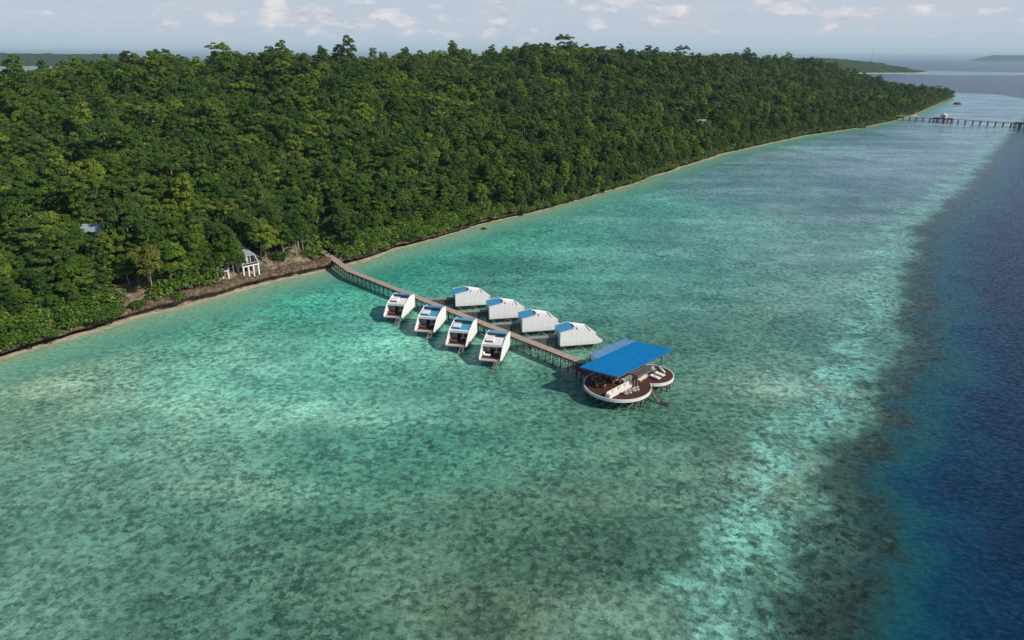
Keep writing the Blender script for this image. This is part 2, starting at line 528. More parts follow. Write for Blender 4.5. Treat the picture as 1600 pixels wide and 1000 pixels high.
# ------------------------------------------------------------------ land
m_land, N = new_mat('forest_floor')
pos = N.n('ShaderNodeNewGeometry').outputs['Position']
dd = N.n('ShaderNodeAttribute', {'attribute_name': 'inland'}).outputs['Fac']
f1 = N.noise(pos, 0.5, 6, 0.65)
f2 = N.noise(pos, 0.12, 3, 0.5)
rock = N.ramp(f1, [(0.3, (0.045, 0.038, 0.024)), (0.45, (0.13, 0.105, 0.065)), (0.58, (0.26, 0.2, 0.14)), (0.7, (0.40, 0.33, 0.25))])
soil = N.ramp(f1, [(0.3, (0.012, 0.018, 0.006)), (0.6, (0.035, 0.04, 0.014)), (0.8, (0.07, 0.055, 0.03))])
fk = N.mapr(N.m('ADD', dd, N.m('MULTIPLY', f2, 10.0)), 15, 21, 0, 1, True)
finish(m_land, N, N.mix(fk, rock, soil), 0.9, 0.1, bump=f1, bstr=0.7, bdist=0.5)
tg = axis(-70, 340, 2.5, -330, 1420, 1.03)
sgx = axis(-6, 60, 1.2, -60, 640, 1.06)
T2, S2 = np.meshgrid(tg, sgx)
X2, Y2 = xy_of(T2.ravel(), S2.ravel())
Z2, D2, _t = ground(X2, Y2)
jit = np.array([mnoise.fractal((x * 0.25, y * 0.25, 0), 0.8, 2.0, 3) for x, y in zip(X2, Y2)])
Z2 = Z2 + jit * np.clip((D2 - 1) * 0.25, 0, 0.9)
I = np.arange(len(X2)).reshape(len(sgx), len(tg))
LF = np.stack([I[:-1, :-1].ravel(), I[:-1, 1:].ravel(), I[1:, 1:].ravel(), I[1:, :-1].ravel()], 1)
LF = LF[(Z2[LF] > -1.4).any(1)]
land = link('hill', raw_mesh('hill', np.stack([X2, Y2, Z2], 1), LF, m_land, {'inland': ('FLOAT', D2 + 22 * (1 - smst((T2.ravel() - 18) / 10) * (1 - smst((T2.ravel() - 84) / 6))))}, True))
tag(land, 'long wooded island hill running from the near shore to the headland', 'hill', kind='structure')

# limestone shelf with its undercut notch, and the pale beach at its foot
m_rock, N = new_mat('limestone')
pos = N.n('ShaderNodeNewGeometry').outputs['Position']
f1 = N.noise(pos, 1.1, 7, 0.68)
vr = N.n('ShaderNodeTexVoronoi', {'feature': 'DISTANCE_TO_EDGE'}, Vector=pos, Scale=0.7).outputs[0]
rc = N.ramp(f1, [(0.28, (0.035, 0.026, 0.018)), (0.48, (0.125, 0.088, 0.055)), (0.62, (0.25, 0.19, 0.125)), (0.75, (0.37, 0.30, 0.21))])
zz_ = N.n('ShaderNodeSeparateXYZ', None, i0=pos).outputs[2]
rc = N.mix(N.mapr(N.m('ADD', zz_, N.m('MULTIPLY', f1, 0.8)), 1.5, 2.0, 0.85, 0.0), rc, (0.028, 0.024, 0.018))  # shade under the overhanging lip painted into the colour of the low rock
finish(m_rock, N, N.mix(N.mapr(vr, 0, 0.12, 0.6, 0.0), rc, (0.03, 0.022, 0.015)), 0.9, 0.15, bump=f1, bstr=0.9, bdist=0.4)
PROF = [(3.4, -0.6), (3.2, 0.35), (2.9, 1.1), (1.2, 1.5), (-0.5, 1.75), (-0.7, 2.15), (-0.2, 2.7), (0.9, 3.1), (2.4, 3.4), (4.4, 3.2), (6.2, 2.2)]
tr = np.concatenate([np.arange(-75, 345, 1.1), np.arange(345, 1330, 5.0)])
V = []
for t in tr:
    c0 = float(coast(t))
    sz = float(np.interp(t, [20, 35, 85, 100, 200, 400], [0.62, 1.0, 1.0, 0.6, 0.42, 0.32])) + 0.25 * mnoise.noise((t * 0.06, 5.5, 0)) + 0.25 * mnoise.noise((t * 0.3, 2.2, 0))
    for j, (d, zz) in enumerate(PROF):
        nd = mnoise.noise_vector((t * 0.45, j * 0.9, 4.0)) * 0.55 + mnoise.noise_vector((t * 1.3, j * 1.7, 8.0)) * 0.25
        a = 0.0 if j in (0, 10) else 1.0
        x, y = xy_of(t + nd.x * a, c0 + d * (1 if d > 0 else sz) + nd.y * a * 0.9)
        V.append((x, y, max(-0.6, zz * (sz if zz > 0 else 1) + nd.z * a * 0.6)))
npf = len(PROF)
I = np.arange(len(V)).reshape(len(tr), npf)
RF = np.stack([I[:-1, :-1].ravel(), I[:-1, 1:].ravel(), I[1:, 1:].ravel(), I[1:, :-1].ravel()], 1)
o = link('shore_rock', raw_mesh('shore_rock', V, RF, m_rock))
tag(o, 'low brown limestone shelf with a dark undercut along the waterline', 'rock', kind='structure')
m_sand, N = new_mat('beach_sand')
pos = N.n('ShaderNodeNewGeometry').outputs['Position']
f1 = N.noise(pos, 0.35, 5, 0.6)
finish(m_sand, N, N.ramp(f1, [(0.3, (0.30, 0.25, 0.18)), (0.6, (0.50, 0.44, 0.33)), (0.8, (0.6, 0.54, 0.43))]), 0.9, 0.1, bump=f1)
V = []
tb = np.concatenate([np.arange(-75, 345, 2.0), np.arange(345, 1330, 6.0)])
for t in tb:
    c0 = float(coast(t))
    wd = 0.5 + 0.9 * mnoise.noise((t * 0.03, 7.7, 0)) + np.interp(t, [200, 300, 420, 660, 1300], [0, 0.9, 1.5, 1.0, 0.4]) + 9 * math.exp(-((t - 845) / 22) ** 2)
    if t < 300:
        wd = 2.4 * mnoise.noise((t * 0.045, 7.7, 0)) - 0.1
    wd = max(wd, 0.05)
    for d, zz in ((3.4, 0.35), (1.4, 0.12), (-wd * 0.5 + 0.3, 0.06), (-wd, 0.005), (-wd - 3, -0.5)):
        x, y = xy_of(t, c0 + d)
        V.append((x, y, zz))
I = np.arange(len(V)).reshape(len(tb), 5)
BF = np.stack([I[:-1, :-1].ravel(), I[:-1, 1:].ravel(), I[1:, 1:].ravel(), I[1:, :-1].ravel()], 1)
o = link('beach', raw_mesh('beach', V, BF, m_sand, None, True))
tag(o, 'narrow pale sand beach between the rock shelf and the sea', 'beach', kind='structure')

# ------------------------------------------------------------------ materials of the built things
m_white, N = new_mat('white_boards')
o = N.n('ShaderNodeTexCoord').outputs['Object']
sp = N.n('ShaderNodeSeparateXYZ', None, i0=o)
seam = N.m('LESS_THAN', N.m('FRACT', N.m('MULTIPLY', sp.outputs[0], 1 / 1.22)), 0.025)
st = N.noise(N.scalevec(o, (3.0, 3.0, 0.35)), 1.0, 4, 0.6)
base = N.mix(N.mapr(st, 0.35, 0.7), (0.90, 0.89, 0.88), (0.83, 0.82, 0.81))
low = N.m('MULTIPLY', N.mapr(sp.outputs[2], 3.75, 3.0, 0, 1), N.mapr(st, 0.3, 0.6, 0.2, 0.55))
c = N.mix(low, base, (0.55, 0.52, 0.48))
hs = N.m('LESS_THAN', N.m('ABSOLUTE', N.m('SUBTRACT', sp.outputs[2], 3.72)), 0.025)
seam = N.m('MAXIMUM', seam, hs)
c = N.mix(N.m('MULTIPLY', seam, 0.4), c, (0.3, 0.29, 0.28))
finish(m_white, N, c, 0.55, 0.3)
m_trim = simple('white_trim', (0.78, 0.77, 0.75), 0.5, 0.3, 0.08)
m_roofgrey = simple('grey_roof_sheet', (0.33, 0.4, 0.45), 0.4, 0.4, 0.15)
m_cream = simple('cream_panel', (0.72, 0.68, 0.6), 0.6, 0.3, 0.1)


def sheet_metal(name, c, axis_i, pitch, rough=0.38, spec=0.4):
    m, N = new_mat(name)
    o = N.n('ShaderNodeTexCoord').outputs['Object']
    sp = N.n('ShaderNodeSeparateXYZ', None, i0=o)
    w = N.m('ABSOLUTE', N.m('SUBTRACT', N.m('FRACT', N.m('MULTIPLY', sp.outputs[axis_i], 1 / pitch)), 0.5))
    rib = N.mapr(w, 0.36, 0.46)
    f = N.noise(o, 0.9, 5, 0.6)
    cc = N.mix(N.mapr(f, 0.3, 0.7), tuple(x * 0.84 for x in c), tuple(min(1, x * 1.14) for x in c))
    cc = N.mix(N.m('MULTIPLY', rib, 0.45), cc, tuple(x * 0.45 for x in c))
    return finish(m, N, cc, rough, spec, bump=rib, bstr=0.5, bdist=0.05)


m_blue = sheet_metal('blue_sheet_roof', (0.06, 0.36, 0.60), 1, 0.42)
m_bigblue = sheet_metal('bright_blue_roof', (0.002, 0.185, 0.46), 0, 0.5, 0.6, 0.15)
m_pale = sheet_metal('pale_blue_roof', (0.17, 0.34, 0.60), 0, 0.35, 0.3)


def boards(name, c, axis_i, pitch, var=0.3):
    m, N = new_mat(name)
    o = N.n('ShaderNodeTexCoord').outputs['Object']
    sp = N.n('ShaderNodeSeparateXYZ', None, i0=o)
    q = N.m('MULTIPLY', sp.outputs[axis_i], 1 / pitch)
    gap = N.m('LESS_THAN', N.m('FRACT', q), 0.09)
    wn = N.n('ShaderNodeTexWhiteNoise', {'noise_dimensions': '1D'}, W=N.m('FLOOR', q)).outputs[0]
    f = N.noise(o, 0.8, 5, 0.6)
    cc = N.mix(N.m('ADD', N.m('MULTIPLY', wn, 0.5), N.m('MULTIPLY', f, 0.5)), tuple(x * (1 - var) for x in c), tuple(min(1, x * (1 + var)) for x in c))
    cc = N.mix(N.m('MULTIPLY', gap, 0.6), cc, tuple(x * 0.3 for x in c))
    return finish(m, N, cc, 0.65, 0.25, bump=N.m('SUBTRACT', 1.0, gap), bstr=0.3)


m_deck = boards('dark_deck_boards', (0.085, 0.036, 0.026), 1, 0.16)
m_pierdeck = boards('weathered_deck_boards', (0.43, 0.335, 0.27), 0, 0.2)
m_greydeck = boards('grey_deck_boards', (0.5, 0.48, 0.46), 0, 0.2, 0.12)
m_pile = simple('dark_timber', (0.055, 0.045, 0.038), 0.8, 0.2, 0.4)
m_brace = simple('pale_timber', (0.27, 0.23, 0.19), 0.8, 0.2, 0.35)
m_dark = simple('dark_panel', (0.03, 0.032, 0.036), 0.35, 0.5, 0.3)
m_curtain = simple('grey_curtain', (0.42, 0.41, 0.41), 0.8, 0.1, 0.15)
m_brown = simple('red_brown_wood', (0.2, 0.075, 0.045), 0.6, 0.3, 0.25)
m_gold = simple('golden_rattan', (0.42, 0.24, 0.07), 0.6, 0.3, 0.3)
m_beige = simple('beige_wood', (0.5, 0.4, 0.29), 0.6, 0.3, 0.15)
m_cushion = simple('white_cushion', (0.8, 0.77, 0.7), 0.9, 0.1, 0.06)
m_grey = simple('grey_paint', (0.3, 0.3, 0.31), 0.6, 0.3, 0.15)
m_slat = simple('weathered_slats', (0.13, 0.125, 0.12), 0.8, 0.2, 0.3)
m_conc = simple('pale_concrete', (0.5, 0.48, 0.45), 0.85, 0.2, 0.2)
m_ray = simple('lagoon_stone', (0.05, 0.05, 0.042), 0.9, 0.2, 0.5)
m_glass, N = new_mat('window_glass')
finish(m_glass, N, (0.02, 0.025, 0.03), 0.06, 0.6)


# ------------------------------------------------------------------ overwater villas
PRO = [(0, 3.0), (0, 6.1), (3.0, 6.75), (6.9, 5.95), (9.6, 3.7), (9.6, 3.42), (8.3, 3.0)]
HW = 2.3


def make_villa(blue_front, name='overwater_villa'):
    r = bpy.data.objects.new(name, None)
    COL.objects.link(r)
    for s in (-1, 1):
        MB().prism(PRO, 'y', s * HW, s * (HW - 0.14)).build('side_wall', m_white, r)
    iw = HW - 0.145
    MB().box((0.09, 0, 4.5), (0.14, 2 * iw, 3.0)).build('rear_wall', m_white, r)
    d = MB().box((-0.03, 0.3, 4.35), (0.08, 0.95, 2.1)).build('door', m_grey, r)
    MB().box((-0.10, 0.65, 4.3), (0.06, 0.05, 0.18)).build('handle', m_dark, d)
    MB().box((4.6, 0, 3.12), (9.0, 2 * iw, 0.22)).build('floor_slab', m_grey, r)
    MB().box((6.86, 0, 3.27), (3.2, 2 * iw, 0.06)).build('deck', m_deck, r)
    MB().prism([(8.5, 3.24), (8.5, 3.33), (9.58, 3.40), (9.58, 3.24)], 'y', -iw, iw).build('front_step', m_greydeck, r)
    # roof: blue sheet over the entrance end, terrace roof towards the sea
    rb = MB().slab([(-0.18, -HW + .02, 6.17), (3.0, -HW + .02, 6.86), (3.0, HW - .02, 6.86), (-0.18, HW - .02, 6.17)], 0.07).build('entrance_roof', m_blue, r)
    for s in (-1, 1):
        MB().plank((-0.2, s * (HW - 0.02), 6.19), (3.02, s * (HW - 0.02), 6.885), 0.07, 0.14).build('verge', m_trim, rb)
    rf = MB().slab([(3.02, -iw, 6.42), (6.86, -iw, 5.72), (6.86, iw, 5.72), (3.02, iw, 6.42)], 0.16).build('terrace_roof', m_blue if blue_front else m_trim, r)
    if blue_front:
        MB().slab([(6.2, -iw, 5.86), (6.84, -iw, 5.745), (6.84, iw, 5.745), (6.2, iw, 5.86)], 0.03).build('gutter_board', m_trim, rf)
    MB().prism([(4.1, 6.15), (4.1, 6.5), (5.7, 6.26), (5.7, 5.9)], 'y', -1.85, -0.15).build('skylight', m_trim, rf)
    MB().prism([(5.72, 5.86), (5.72, 6.1), (5.95, 6.02), (5.95, 5.82)], 'y', -1.85, -0.15).build('skylight_base', m_dark, rf)
    MB().prism([(3.15, 6.36), (3.15, 6.62), (3.75, 6.5), (3.75, 6.24)], 'y', 0.0, 1.75).build('solar_panel', m_dark, rf)
    MB().prism([(3.1, 6.36), (3.1, 6.56), (3.3, 6.53), (3.3, 6.3)], 'y', -1.6, -0.2).build('roof_rail', m_brown, rf)
    MB().box((6.95, 0, 5.66), (0.12, 2 * iw, 0.5)).build('fascia', m_trim, r)
    # glazed front, set back under the roof
    gl = MB().box((5.2, 0, 4.42), (0.04, 2 * iw, 2.2)).build('glass_front', m_glass, r)
    fr = MB()
    for y in np.linspace(-iw + .05, iw - .05, 5):
        fr.box((5.25, y, 4.42), (0.07, 0.08, 2.2))
    fr.box((5.25, 0, 5.45), (0.075, 2 * iw, 0.14))
    fr.build('door_frame', m_grey, gl)
    for y0, y1 in ((-iw + 0.1, -0.9), (0.25, 0.7), (1.55, iw - 0.1)):
        n = int((y1 - y0) / 0.13)
        pts = [(5.28 + 0.03 * (q % 2), y0 + q * (y1 - y0) / n) for q in range(n + 1)]
        MB().prism(pts + [(x + 0.03, y) for x, y in pts[::-1]], 'z', 3.35, 5.4).build('curtain', m_curtain, gl)
    MB().plank((6.2, 0.25, 3.98), (6.2, iw, 3.98), 0.08, 0.1).box((6.2, 0.28, 3.64), (0.07, 0.07, 0.68)).box((6.2, 1.3, 3.64), (0.06, 0.06, 0.68)).build('rail', m_trim, r)
    # piles, cross braces
    pm = MB().bar((0, 0, -2.2), (0, 0, 3.0), 0.11, 7).mesh('pile', m_pile)
    for x in (0.5, 2.5, 4.5, 6.5, 8.2):
        for y in (-1.95, 0, 1.95):
            link('pile', pm, r, (x, y, 0))
    bm_ = MB()
    bm_.plank((0, 0, 1.2), (2.0, 0, 2.9), 0.07, 0.12)
    bx = bm_.mesh('brace', m_brace)
    bm2 = MB().plank((2.0, 0, 1.2), (0, 0, 2.9), 0.07, 0.12).mesh('brace', m_brace)
    for y in (-1.95, 1.95):
        for i, x in enumerate((0.5, 2.5, 4.5, 6.5)):
            link('brace', bx if i % 2 else bm2, r, (x, y + (0.13 if y > 0 else -0.13), 0))
    b3 = MB().plank((0, -1.9, 1.2), (0, 1.9, 2.8), 0.07, 0.12).plank((0.12, -1.9, 2.8), (0.12, 1.9, 1.2), 0.07, 0.12).mesh('cross_brace', m_brace)
    for x in (0.62, 8.32):
        link('cross_brace', b3, r, (x, 0, 0))
    bb = MB()
    for y in (-1.95, 0, 1.95):
        bb.plank((0.2, y, 2.88), (8.4, y, 2.88), 0.14, 0.2)
    bb.build('floor_beam', m_pile, r)
    # ladder stair into the water
    st = MB()
    for y in (0.95, 1.75):
        st.plank((9.55, y, 3.3), (11.9, y, -0.7), 0.07, 0.22)
    for q in range(9):
        k = (q + .5) / 9
        st.box((9.55 + 2.35 * k, 1.35, 3.3 - 4.0 * k), (0.26, 0.76, 0.05))
    so = st.build('stair', m_brace, r)
    hr = MB()
    for y in (0.95, 1.75):
        hr.bar((9.6, y, 4.1), (11.5, y, 0.9), 0.03).bar((9.6, y, 3.3), (9.6, y, 4.1), 0.03)
    hr.build('handrail', m_brace, so)
    return r


VZ = -1.75
villa_w = make_villa(False)
villa_b = make_villa(True)
ANG_L = math.atan2(-0.98, -0.2)
ANG_R = math.atan2(0.2, 0.98)
left_noses = [(599, 495), (647.6, 517), (696, 539.5), (748, 562.5)]
near_names = ['first villa from the shore', 'second villa from the shore', 'third villa from the shore', 'villa closest to the pavilion']
VILLAS = []
for i, (px, py) in enumerate(left_noses):
    a = Vector((math.cos(ANG_L), math.sin(ANG_L), 0))
    lf = Vector((-a.y, a.x, 0))
    nose = at(px, py, 1.6)
    p = nose - a * 9.6 + lf * HW
    blue = i in (1, 2)
    src = villa_b if blue else villa_w
    o = src if i in (0, 1) else copy_tree(src)
    o.location = (p.x, p.y, VZ)
    o.rotation_euler = (0, 0, ANG_L)
    lab = ['white stilt villa with open front, white terrace roof, nearest the shore in its row',
           'white stilt villa with open front and all blue roof, beside the one nearest shore',
           'white stilt villa with open front and all blue roof, third from shore',
           'white stilt villa with open front, white terrace roof and pale lounger, nearest the pavilion'][i]
    tag(o, lab, 'villa', 'overwater villas either side of the pier')
    VILLAS.append(o)
for i in range(4):
    a = Vector((math.cos(ANG_R), math.sin(ANG_R), 0))
    lf = Vector((-a.y, a.x, 0))
    cpx = [(690 + 130 / 5.926, 430 + 290 / 5.926), (690 + 443 / 5.926, 430 + 409 / 5.926), (690 + 747 / 5.926, 430 + 528 / 5.926), (690 + 1097 / 5.926, 430 + 660 / 5.926)][i]
    p = at(cpx[0], cpx[1], 1.25) + lf * HW
    o = copy_tree(villa_w)
    o.location = (p.x, p.y, VZ)
    o.rotation_euler = (0, 0, ANG_R)
    lab = ['white stilt villa seen from its long closed side, farthest from the pavilion',
           'white stilt villa with long closed side, second from the shore beyond the pier',
           'white stilt villa with long closed side, third from the shore beyond the pier',
           'white stilt villa with long closed side, right behind the big blue roof'][i]
    tag(o, lab, 'villa', 'overwater villas either side of the pier')
    VILLAS.append(o)

# deck loungers of the four open villas
lou_src = None
for i, v in enumerate(VILLAS[:4]):
    if lou_src is None or i == 3:
        o = bpy.data.objects.new('deck_lounger', None)
        COL.objects.link(o)
        mm = m_cushion if i == 3 else m_brown
        MB().box((0, 0, 0.22), (1.5, 0.85, 0.12)).build('seat', mm, o)
        MB().prism([(-0.75, 0.26), (-0.75, 0.72), (-0.62, 0.72), (-0.5, 0.26)], 'y', -0.42, 0.42).build('backrest', mm, o)
        for x in (-0.65, 0.65):
            for y in (-0.36, 0.36):
                MB().box((x, y, 0.08), (0.07, 0.07, 0.16)).build('leg', m_brown, o)
        lou_src = o if lou_src is None else lou_src
    else:
        o = copy_tree(lou_src)
    a, lf = Vector((math.cos(ANG_L), math.sin(ANG_L), 0)), Vector((-math.sin(ANG_L), math.cos(ANG_L), 0))
    p = Vector(v.location) + a * 7.0 - lf * 1.25 + Vector((0, 0, 3.3))
    o.location = p
    o.rotation_euler = (0, 0, ANG_L + 1.45)
    tag(o, ['red brown lounger on the deck of the open villa nearest the shore', 'red brown lounger on the deck of the second open villa from shore',
            'red brown lounger on the deck of the third open villa from shore', 'pale cushioned lounger on the deck of the villa nearest the pavilion'][i], 'lounger', 'loungers on the villa decks')


# ------------------------------------------------------------------ pier and walkways
def pile_bents(r, p, q, half, zdeck, step, name='pile', rad_=0.1, zb=-2.2, start=0.5):
    """Pairs of piles with a cross brace every step metres from p to q (local coordinates of r)."""
    d = Vector((q[0] - p[0], q[1] - p[1], 0))
    L = d.length
    d.normalize()
    s = Vector((-d.y, d.x, 0))
    pm = MB().bar((0, 0, zb), (0, 0, zdeck), rad_, 6).mesh('pile', m_pile)
    cb = MB().plank(s * -half + Vector((0, 0, 0.15)), s * half + Vector((0, 0, zdeck - 0.15)), 0.05, 0.1).plank(s * half + d * 0.1 + Vector((0, 0, 0.15)), s * -half + d * 0.1 + Vector((0, 0, zdeck - 0.15)), 0.05, 0.1).mesh('cross_brace', m_brace)
    k = start
    while k < L:
        c = Vector((p[0], p[1], 0)) + d * k
        for e in (-1, 1):
            link('pile', pm, r, c + s * (half * e))
        link('cross_brace', cb, r, c + d * 0.12)
        k += step
    return d, s, L


def deck_strip(r, p, q, half, z, name, mt, th=0.14):
    d = Vector((q[0] - p[0], q[1] - p[1], 0))
    L = d.length
    o = MB().box((L / 2, 0, -th / 2), (L, 2 * half, th)).build(name, mt, r)
    o.location = (p[0], p[1], z)
    o.rotation_euler = (0, 0, math.atan2(d.y, d.x))
    return o


pier = thing('pier', (PIER[1].x, PIER[1].y, 0), 0, 'long weathered timber pier on braced piles, from the rocky shore to the pavilion', 'pier')
off = PIER[1].copy()
a0, a1, a2 = [(v.x - off.x, v.y - off.y) for v in PIER]
deck_strip(pier, a0, a1, 0.95, 2.9, 'deck', m_pierdeck)
dk = deck_strip(pier, a1, a2, 0.9, 2.904, 'deck', m_pierdeck)
pile_bents(pier, (a0[0] * 0.72 + a1[0] * .28, a0[1] * 0.72 + a1[1] * .28), a1, 0.8, 2.75, 1.7)
pile_bents(pier, a1, a2, 0.78, 2.75, 2.1)
for p, q in ((a0, a1), (a1, a2)):
    d = (Vector((q[0] - p[0], q[1] - p[1], 0))).normalized()
    s = Vector((-d.y, d.x, 0))
    for e in (-1, 1):
        MB().plank(Vector((p[0], p[1], 2.6)) + s * (e * 0.82), Vector((q[0], q[1], 2.6)) + s * (e * 0.82), 0.1, 0.26).build('edge_beam', m_pile, pier)
        MB().plank(Vector((p[0], p[1], 1.2)) + s * (e * 0.88), Vector((q[0], q[1], 1.2)) + s * (e * 0.88), 0.06, 0.12).build('waling', m_brace, pier)
# short walkways from the pier to each villa beyond it
pd_ = (PIER[2] - PIER[1]).normalized()
for i, v in enumerate(VILLAS[4:]):
    a = Vector((math.cos(ANG_R), math.sin(ANG_R), 0))
    q = Vector((v.location.x, v.location.y, 0)) - a * 0.05
    lf = Vector((-a.y, a.x, 0))
    q += lf * 0.3
    # meet the pier line
    den = a.x * pd_.y - a.y * pd_.x
    w = PIER[1] - q
    k = (w.x * pd_.y - w.y * pd_.x) / den
    p = q + a * (k + 1.6)
    wk = thing('walkway', (p.x, p.y, 0), 0, ['grey skirted walkway from the pier to the farthest closed villa', 'grey skirted walkway to the second closed villa from shore',
                                             'grey skirted walkway to the third closed villa from shore', 'grey skirted walkway to the villa behind the blue roof'][i], 'walkway', 'walkways to the villas')
    rq = (q.x - p.x, q.y - p.y)
    deck_strip(wk, (0, 0), rq, 0.6, 2.7, 'deck', m_grey, 0.12)
    pile_bents(wk, (0, 0), rq, 0.5, 2.55, 2.0)
    L = math.hypot(*rq)
    sk = MB()
    n = int(L / 0.3)
    for j in range(n):
        for e in (-1, 1):
            sk.box(((j + .5) * L / n, e * 0.62, 1.7 + 0.15 * (j % 2)), (0.2, 0.04, 1.75))
    so = sk.build('slat_skirt', m_slat, wk)
    so.rotation_euler = (0, 0, math.atan2(rq[1], rq[0]))

# ------------------------------------------------------------------ pavilion at the end of the pier
ZD = 2.4
CA, RA = Vector((19.9, 115.35)), 6.25
CB, RB = Vector((27.05, 119.95)), 4.3


def union_outline(ca, ra, cb, rb, grow=0.0, n=56):
    ra, rb = ra + grow, rb + grow
    pts = []
    A = [ca + Vector((math.cos(2 * math.pi * k / n), math.sin(2 * math.pi * k / n))) * ra for k in range(n)]
    B = [cb + Vector((math.cos(2 * math.pi * k / n), math.sin(2 * math.pi * k / n))) * rb for k in range(n)]
    ka = [(p - cb).length >= rb for p in A]
    kb = [(p - ca).length >= ra for p in B]
    sa = next(k for k in range(n) if ka[k] and not ka[k - 1])
    sb = next(k for k in range(n) if kb[k] and not kb[k - 1])
    d = (cb - ca)
    L = d.length
    x = (ra * ra - rb * rb + L * L) / (2 * L)
    h = math.sqrt(ra * ra - x * x)
    u = d / L
    w = Vector((-u.y, u.x))
    pts += [A[(sa + j) % n] for j in range(n) if ka[(sa + j) % n]]
    pts.append(ca + u * x - w * h)
    pts += [B[(sb + j) % n] for j in range(n) if kb[(sb + j) % n]]
    pts.append(ca + u * x + w * h)
    return pts


pav = thing('pavilion', (CA.x, CA.y, 0), 0, 'open restaurant pavilion with a big bright blue roof on a round stilt deck', 'pavilion')
lo = lambda p: (p[0] - CA.x, p[1] - CA.y)
outl = [lo(p) for p in union_outline(CA, RA - 0.06, CB, RB - 0.06)]
MB().prism(outl, 'z', ZD - 0.25, ZD).build('deck', m_deck, pav)
oo, oi = [lo(p) for p in union_outline(CA, RA, CB, RB, 0.1)], outl
rim = MB()
n = len(oo)
vs = [(x, y, ZD + 0.06) for x, y in oo] + [(x, y, ZD - 0.52) for x, y in oo] + [(x, y, ZD + 0.06) for x, y in oi] + [(x, y, ZD - 0.52) for x, y in oi]
fs = []
for k2 in range(n):
    j = (k2 + 1) % n
    fs += [(k2, j, n + j, n + k2), (2 * n + j, 2 * n + k2, 3 * n + k2, 3 * n + j), (2 * n + k2, 2 * n + j, j, k2), (n + k2, n + j, 3 * n + j, 3 * n + k2)]
rim.add(vs, fs)
rim.build('rim', m_trim, pav)
pm = MB().bar((0, 0, -2.2), (0, 0, ZD - 0.3), 0.13, 7).mesh('pile', m_pile)
rings = []
for cc_, rr, cnt in ((CA, RA - 0.5, 22), (CA, RA - 3.0, 10), (CB, RB - 0.5, 16), (CB, RB - 2.6, 6)):
    for k2 in range(cnt):
        a = 2 * math.pi * k2 / cnt
        p = cc_ + Vector((math.cos(a), math.sin(a))) * rr
        other, orr = (CB, RB) if cc_ is CA else (CA, RA)
        if (p - other).length < orr - 0.6 and cc_ is CB:
            continue
        rings.append((p, a, rr, cnt, cc_))
        link('pile', pm, pav, (p.x - CA.x, p.y - CA.y, 0))
for p, a, rr, cnt, cc_ in rings:
    if cnt in (22, 16):
        q = cc_ + Vector((math.cos(a + 2 * math.pi / cnt), math.sin(a + 2 * math.pi / cnt))) * (rr + 0.16)
        p = cc_ + Vector((math.cos(a), math.sin(a))) * (rr + 0.16)
        MB().plank((p.x - CA.x, p.y - CA.y, 0.3), (q.x - CA.x, q.y - CA.y, ZD - 0.6), 0.06, 0.12).build('brace', m_brace, pav)
# roof: near slope bright blue, far slope paler
zr, ze = 6.15, 5.55
r1, r2, r3, r4 = at(905, 573, zr - 0.1), at(965, 589, ze), at(1052, 546, ze), at(993, 533, zr)
rz_roof = math.atan2((r3 - r2).y, (r3 - r2).x)


def local_slab(pts, th, name, mt, parent, org):
    """A slab whose own x axis runs along the roof, so the sheet ribs follow it."""
    ca, sa = math.cos(-rz_roof), math.sin(-rz_roof)
    q = []
    for p in pts:
        x, y = p.x - org.x, p.y - org.y
        q.append((x * ca - y * sa, x * sa + y * ca, p.z))
    o = MB().slab(q, th).build(name, mt, parent)
    o.rotation_euler = (0, 0, rz_roof)
    o.location = (org.x - CA.x, org.y - CA.y, 0)
    return o


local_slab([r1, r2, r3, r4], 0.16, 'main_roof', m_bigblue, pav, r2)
e1 = r1.lerp(r4, 0.30)
b1, b2 = at(920, 553.5, 5.8), at(978, 529, 5.8)
dz = Vector((0, 0, -0.03))
out_ = (r1 - r2).normalized()
lip = Vector((out_.x, out_.y, 0)) * 0.03
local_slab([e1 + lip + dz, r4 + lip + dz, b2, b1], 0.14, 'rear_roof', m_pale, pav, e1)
pg = MB()
for p, q in ((r2, r3), (r1, r2)):
    pg.plank((p.x - CA.x, p.y - CA.y, p.z - 0.22), (q.x - CA.x, q.y - CA.y, q.z - 0.22), 0.1, 0.12)
pg.build('roof_edge_beam', m_brown, pav)
for u_, v_ in ((0.12, 0.12), (0.5, 0.12), (0.9, 0.15), (0.12, 0.55), (0.12, 0.92), (0.5, 0.92), (0.9, 0.92), (0.7, 0.55)):
    a_ = r2.lerp(r3, u_)
    b_ = r1.lerp(r4, u_)
    p = a_.lerp(b_, v_)
    MB().bar((p.x - CA.x, p.y - CA.y, ZD), (p.x - CA.x, p.y - CA.y, p.z - 0.15), 0.08, 7).build('post', m_pile, pav)
p = b1.lerp(e1, 0.2)
for pp in (b1.lerp(e1, 0.2), b2.lerp(r4, 0.2)):
    MB().bar((pp.x - CA.x, pp.y - CA.y, -2), (pp.x - CA.x, pp.y - CA.y, 5.66), 0.08, 7).build('post', m_pile, pav)
# link platform between pier and pavilion
lp = PIER[2]
mid_ = Vector((CA.x - 3.6, CA.y + 3.0))
pl_ = MB().plank((lp.x - CA.x - 0.2, lp.y - CA.y + 0.2, 2.22), (mid_.x - CA.x, mid_.y - CA.y, 2.22), 3.4, 0.2).build('entry_platform', m_deck, pav)
for k2 in range(3):
    q = Vector((lp.x, lp.y)).lerp(mid_, 0.1 + 0.35 * k2)
    w = Vector((mid_.y - lp.y, -(mid_.x - lp.x))).normalized()
    for e in (-1.5, 1.5):
        link('pile', pm, pav, (q.x + w.x * e - CA.x, q.y + w.y * e - CA.y, -0.05))
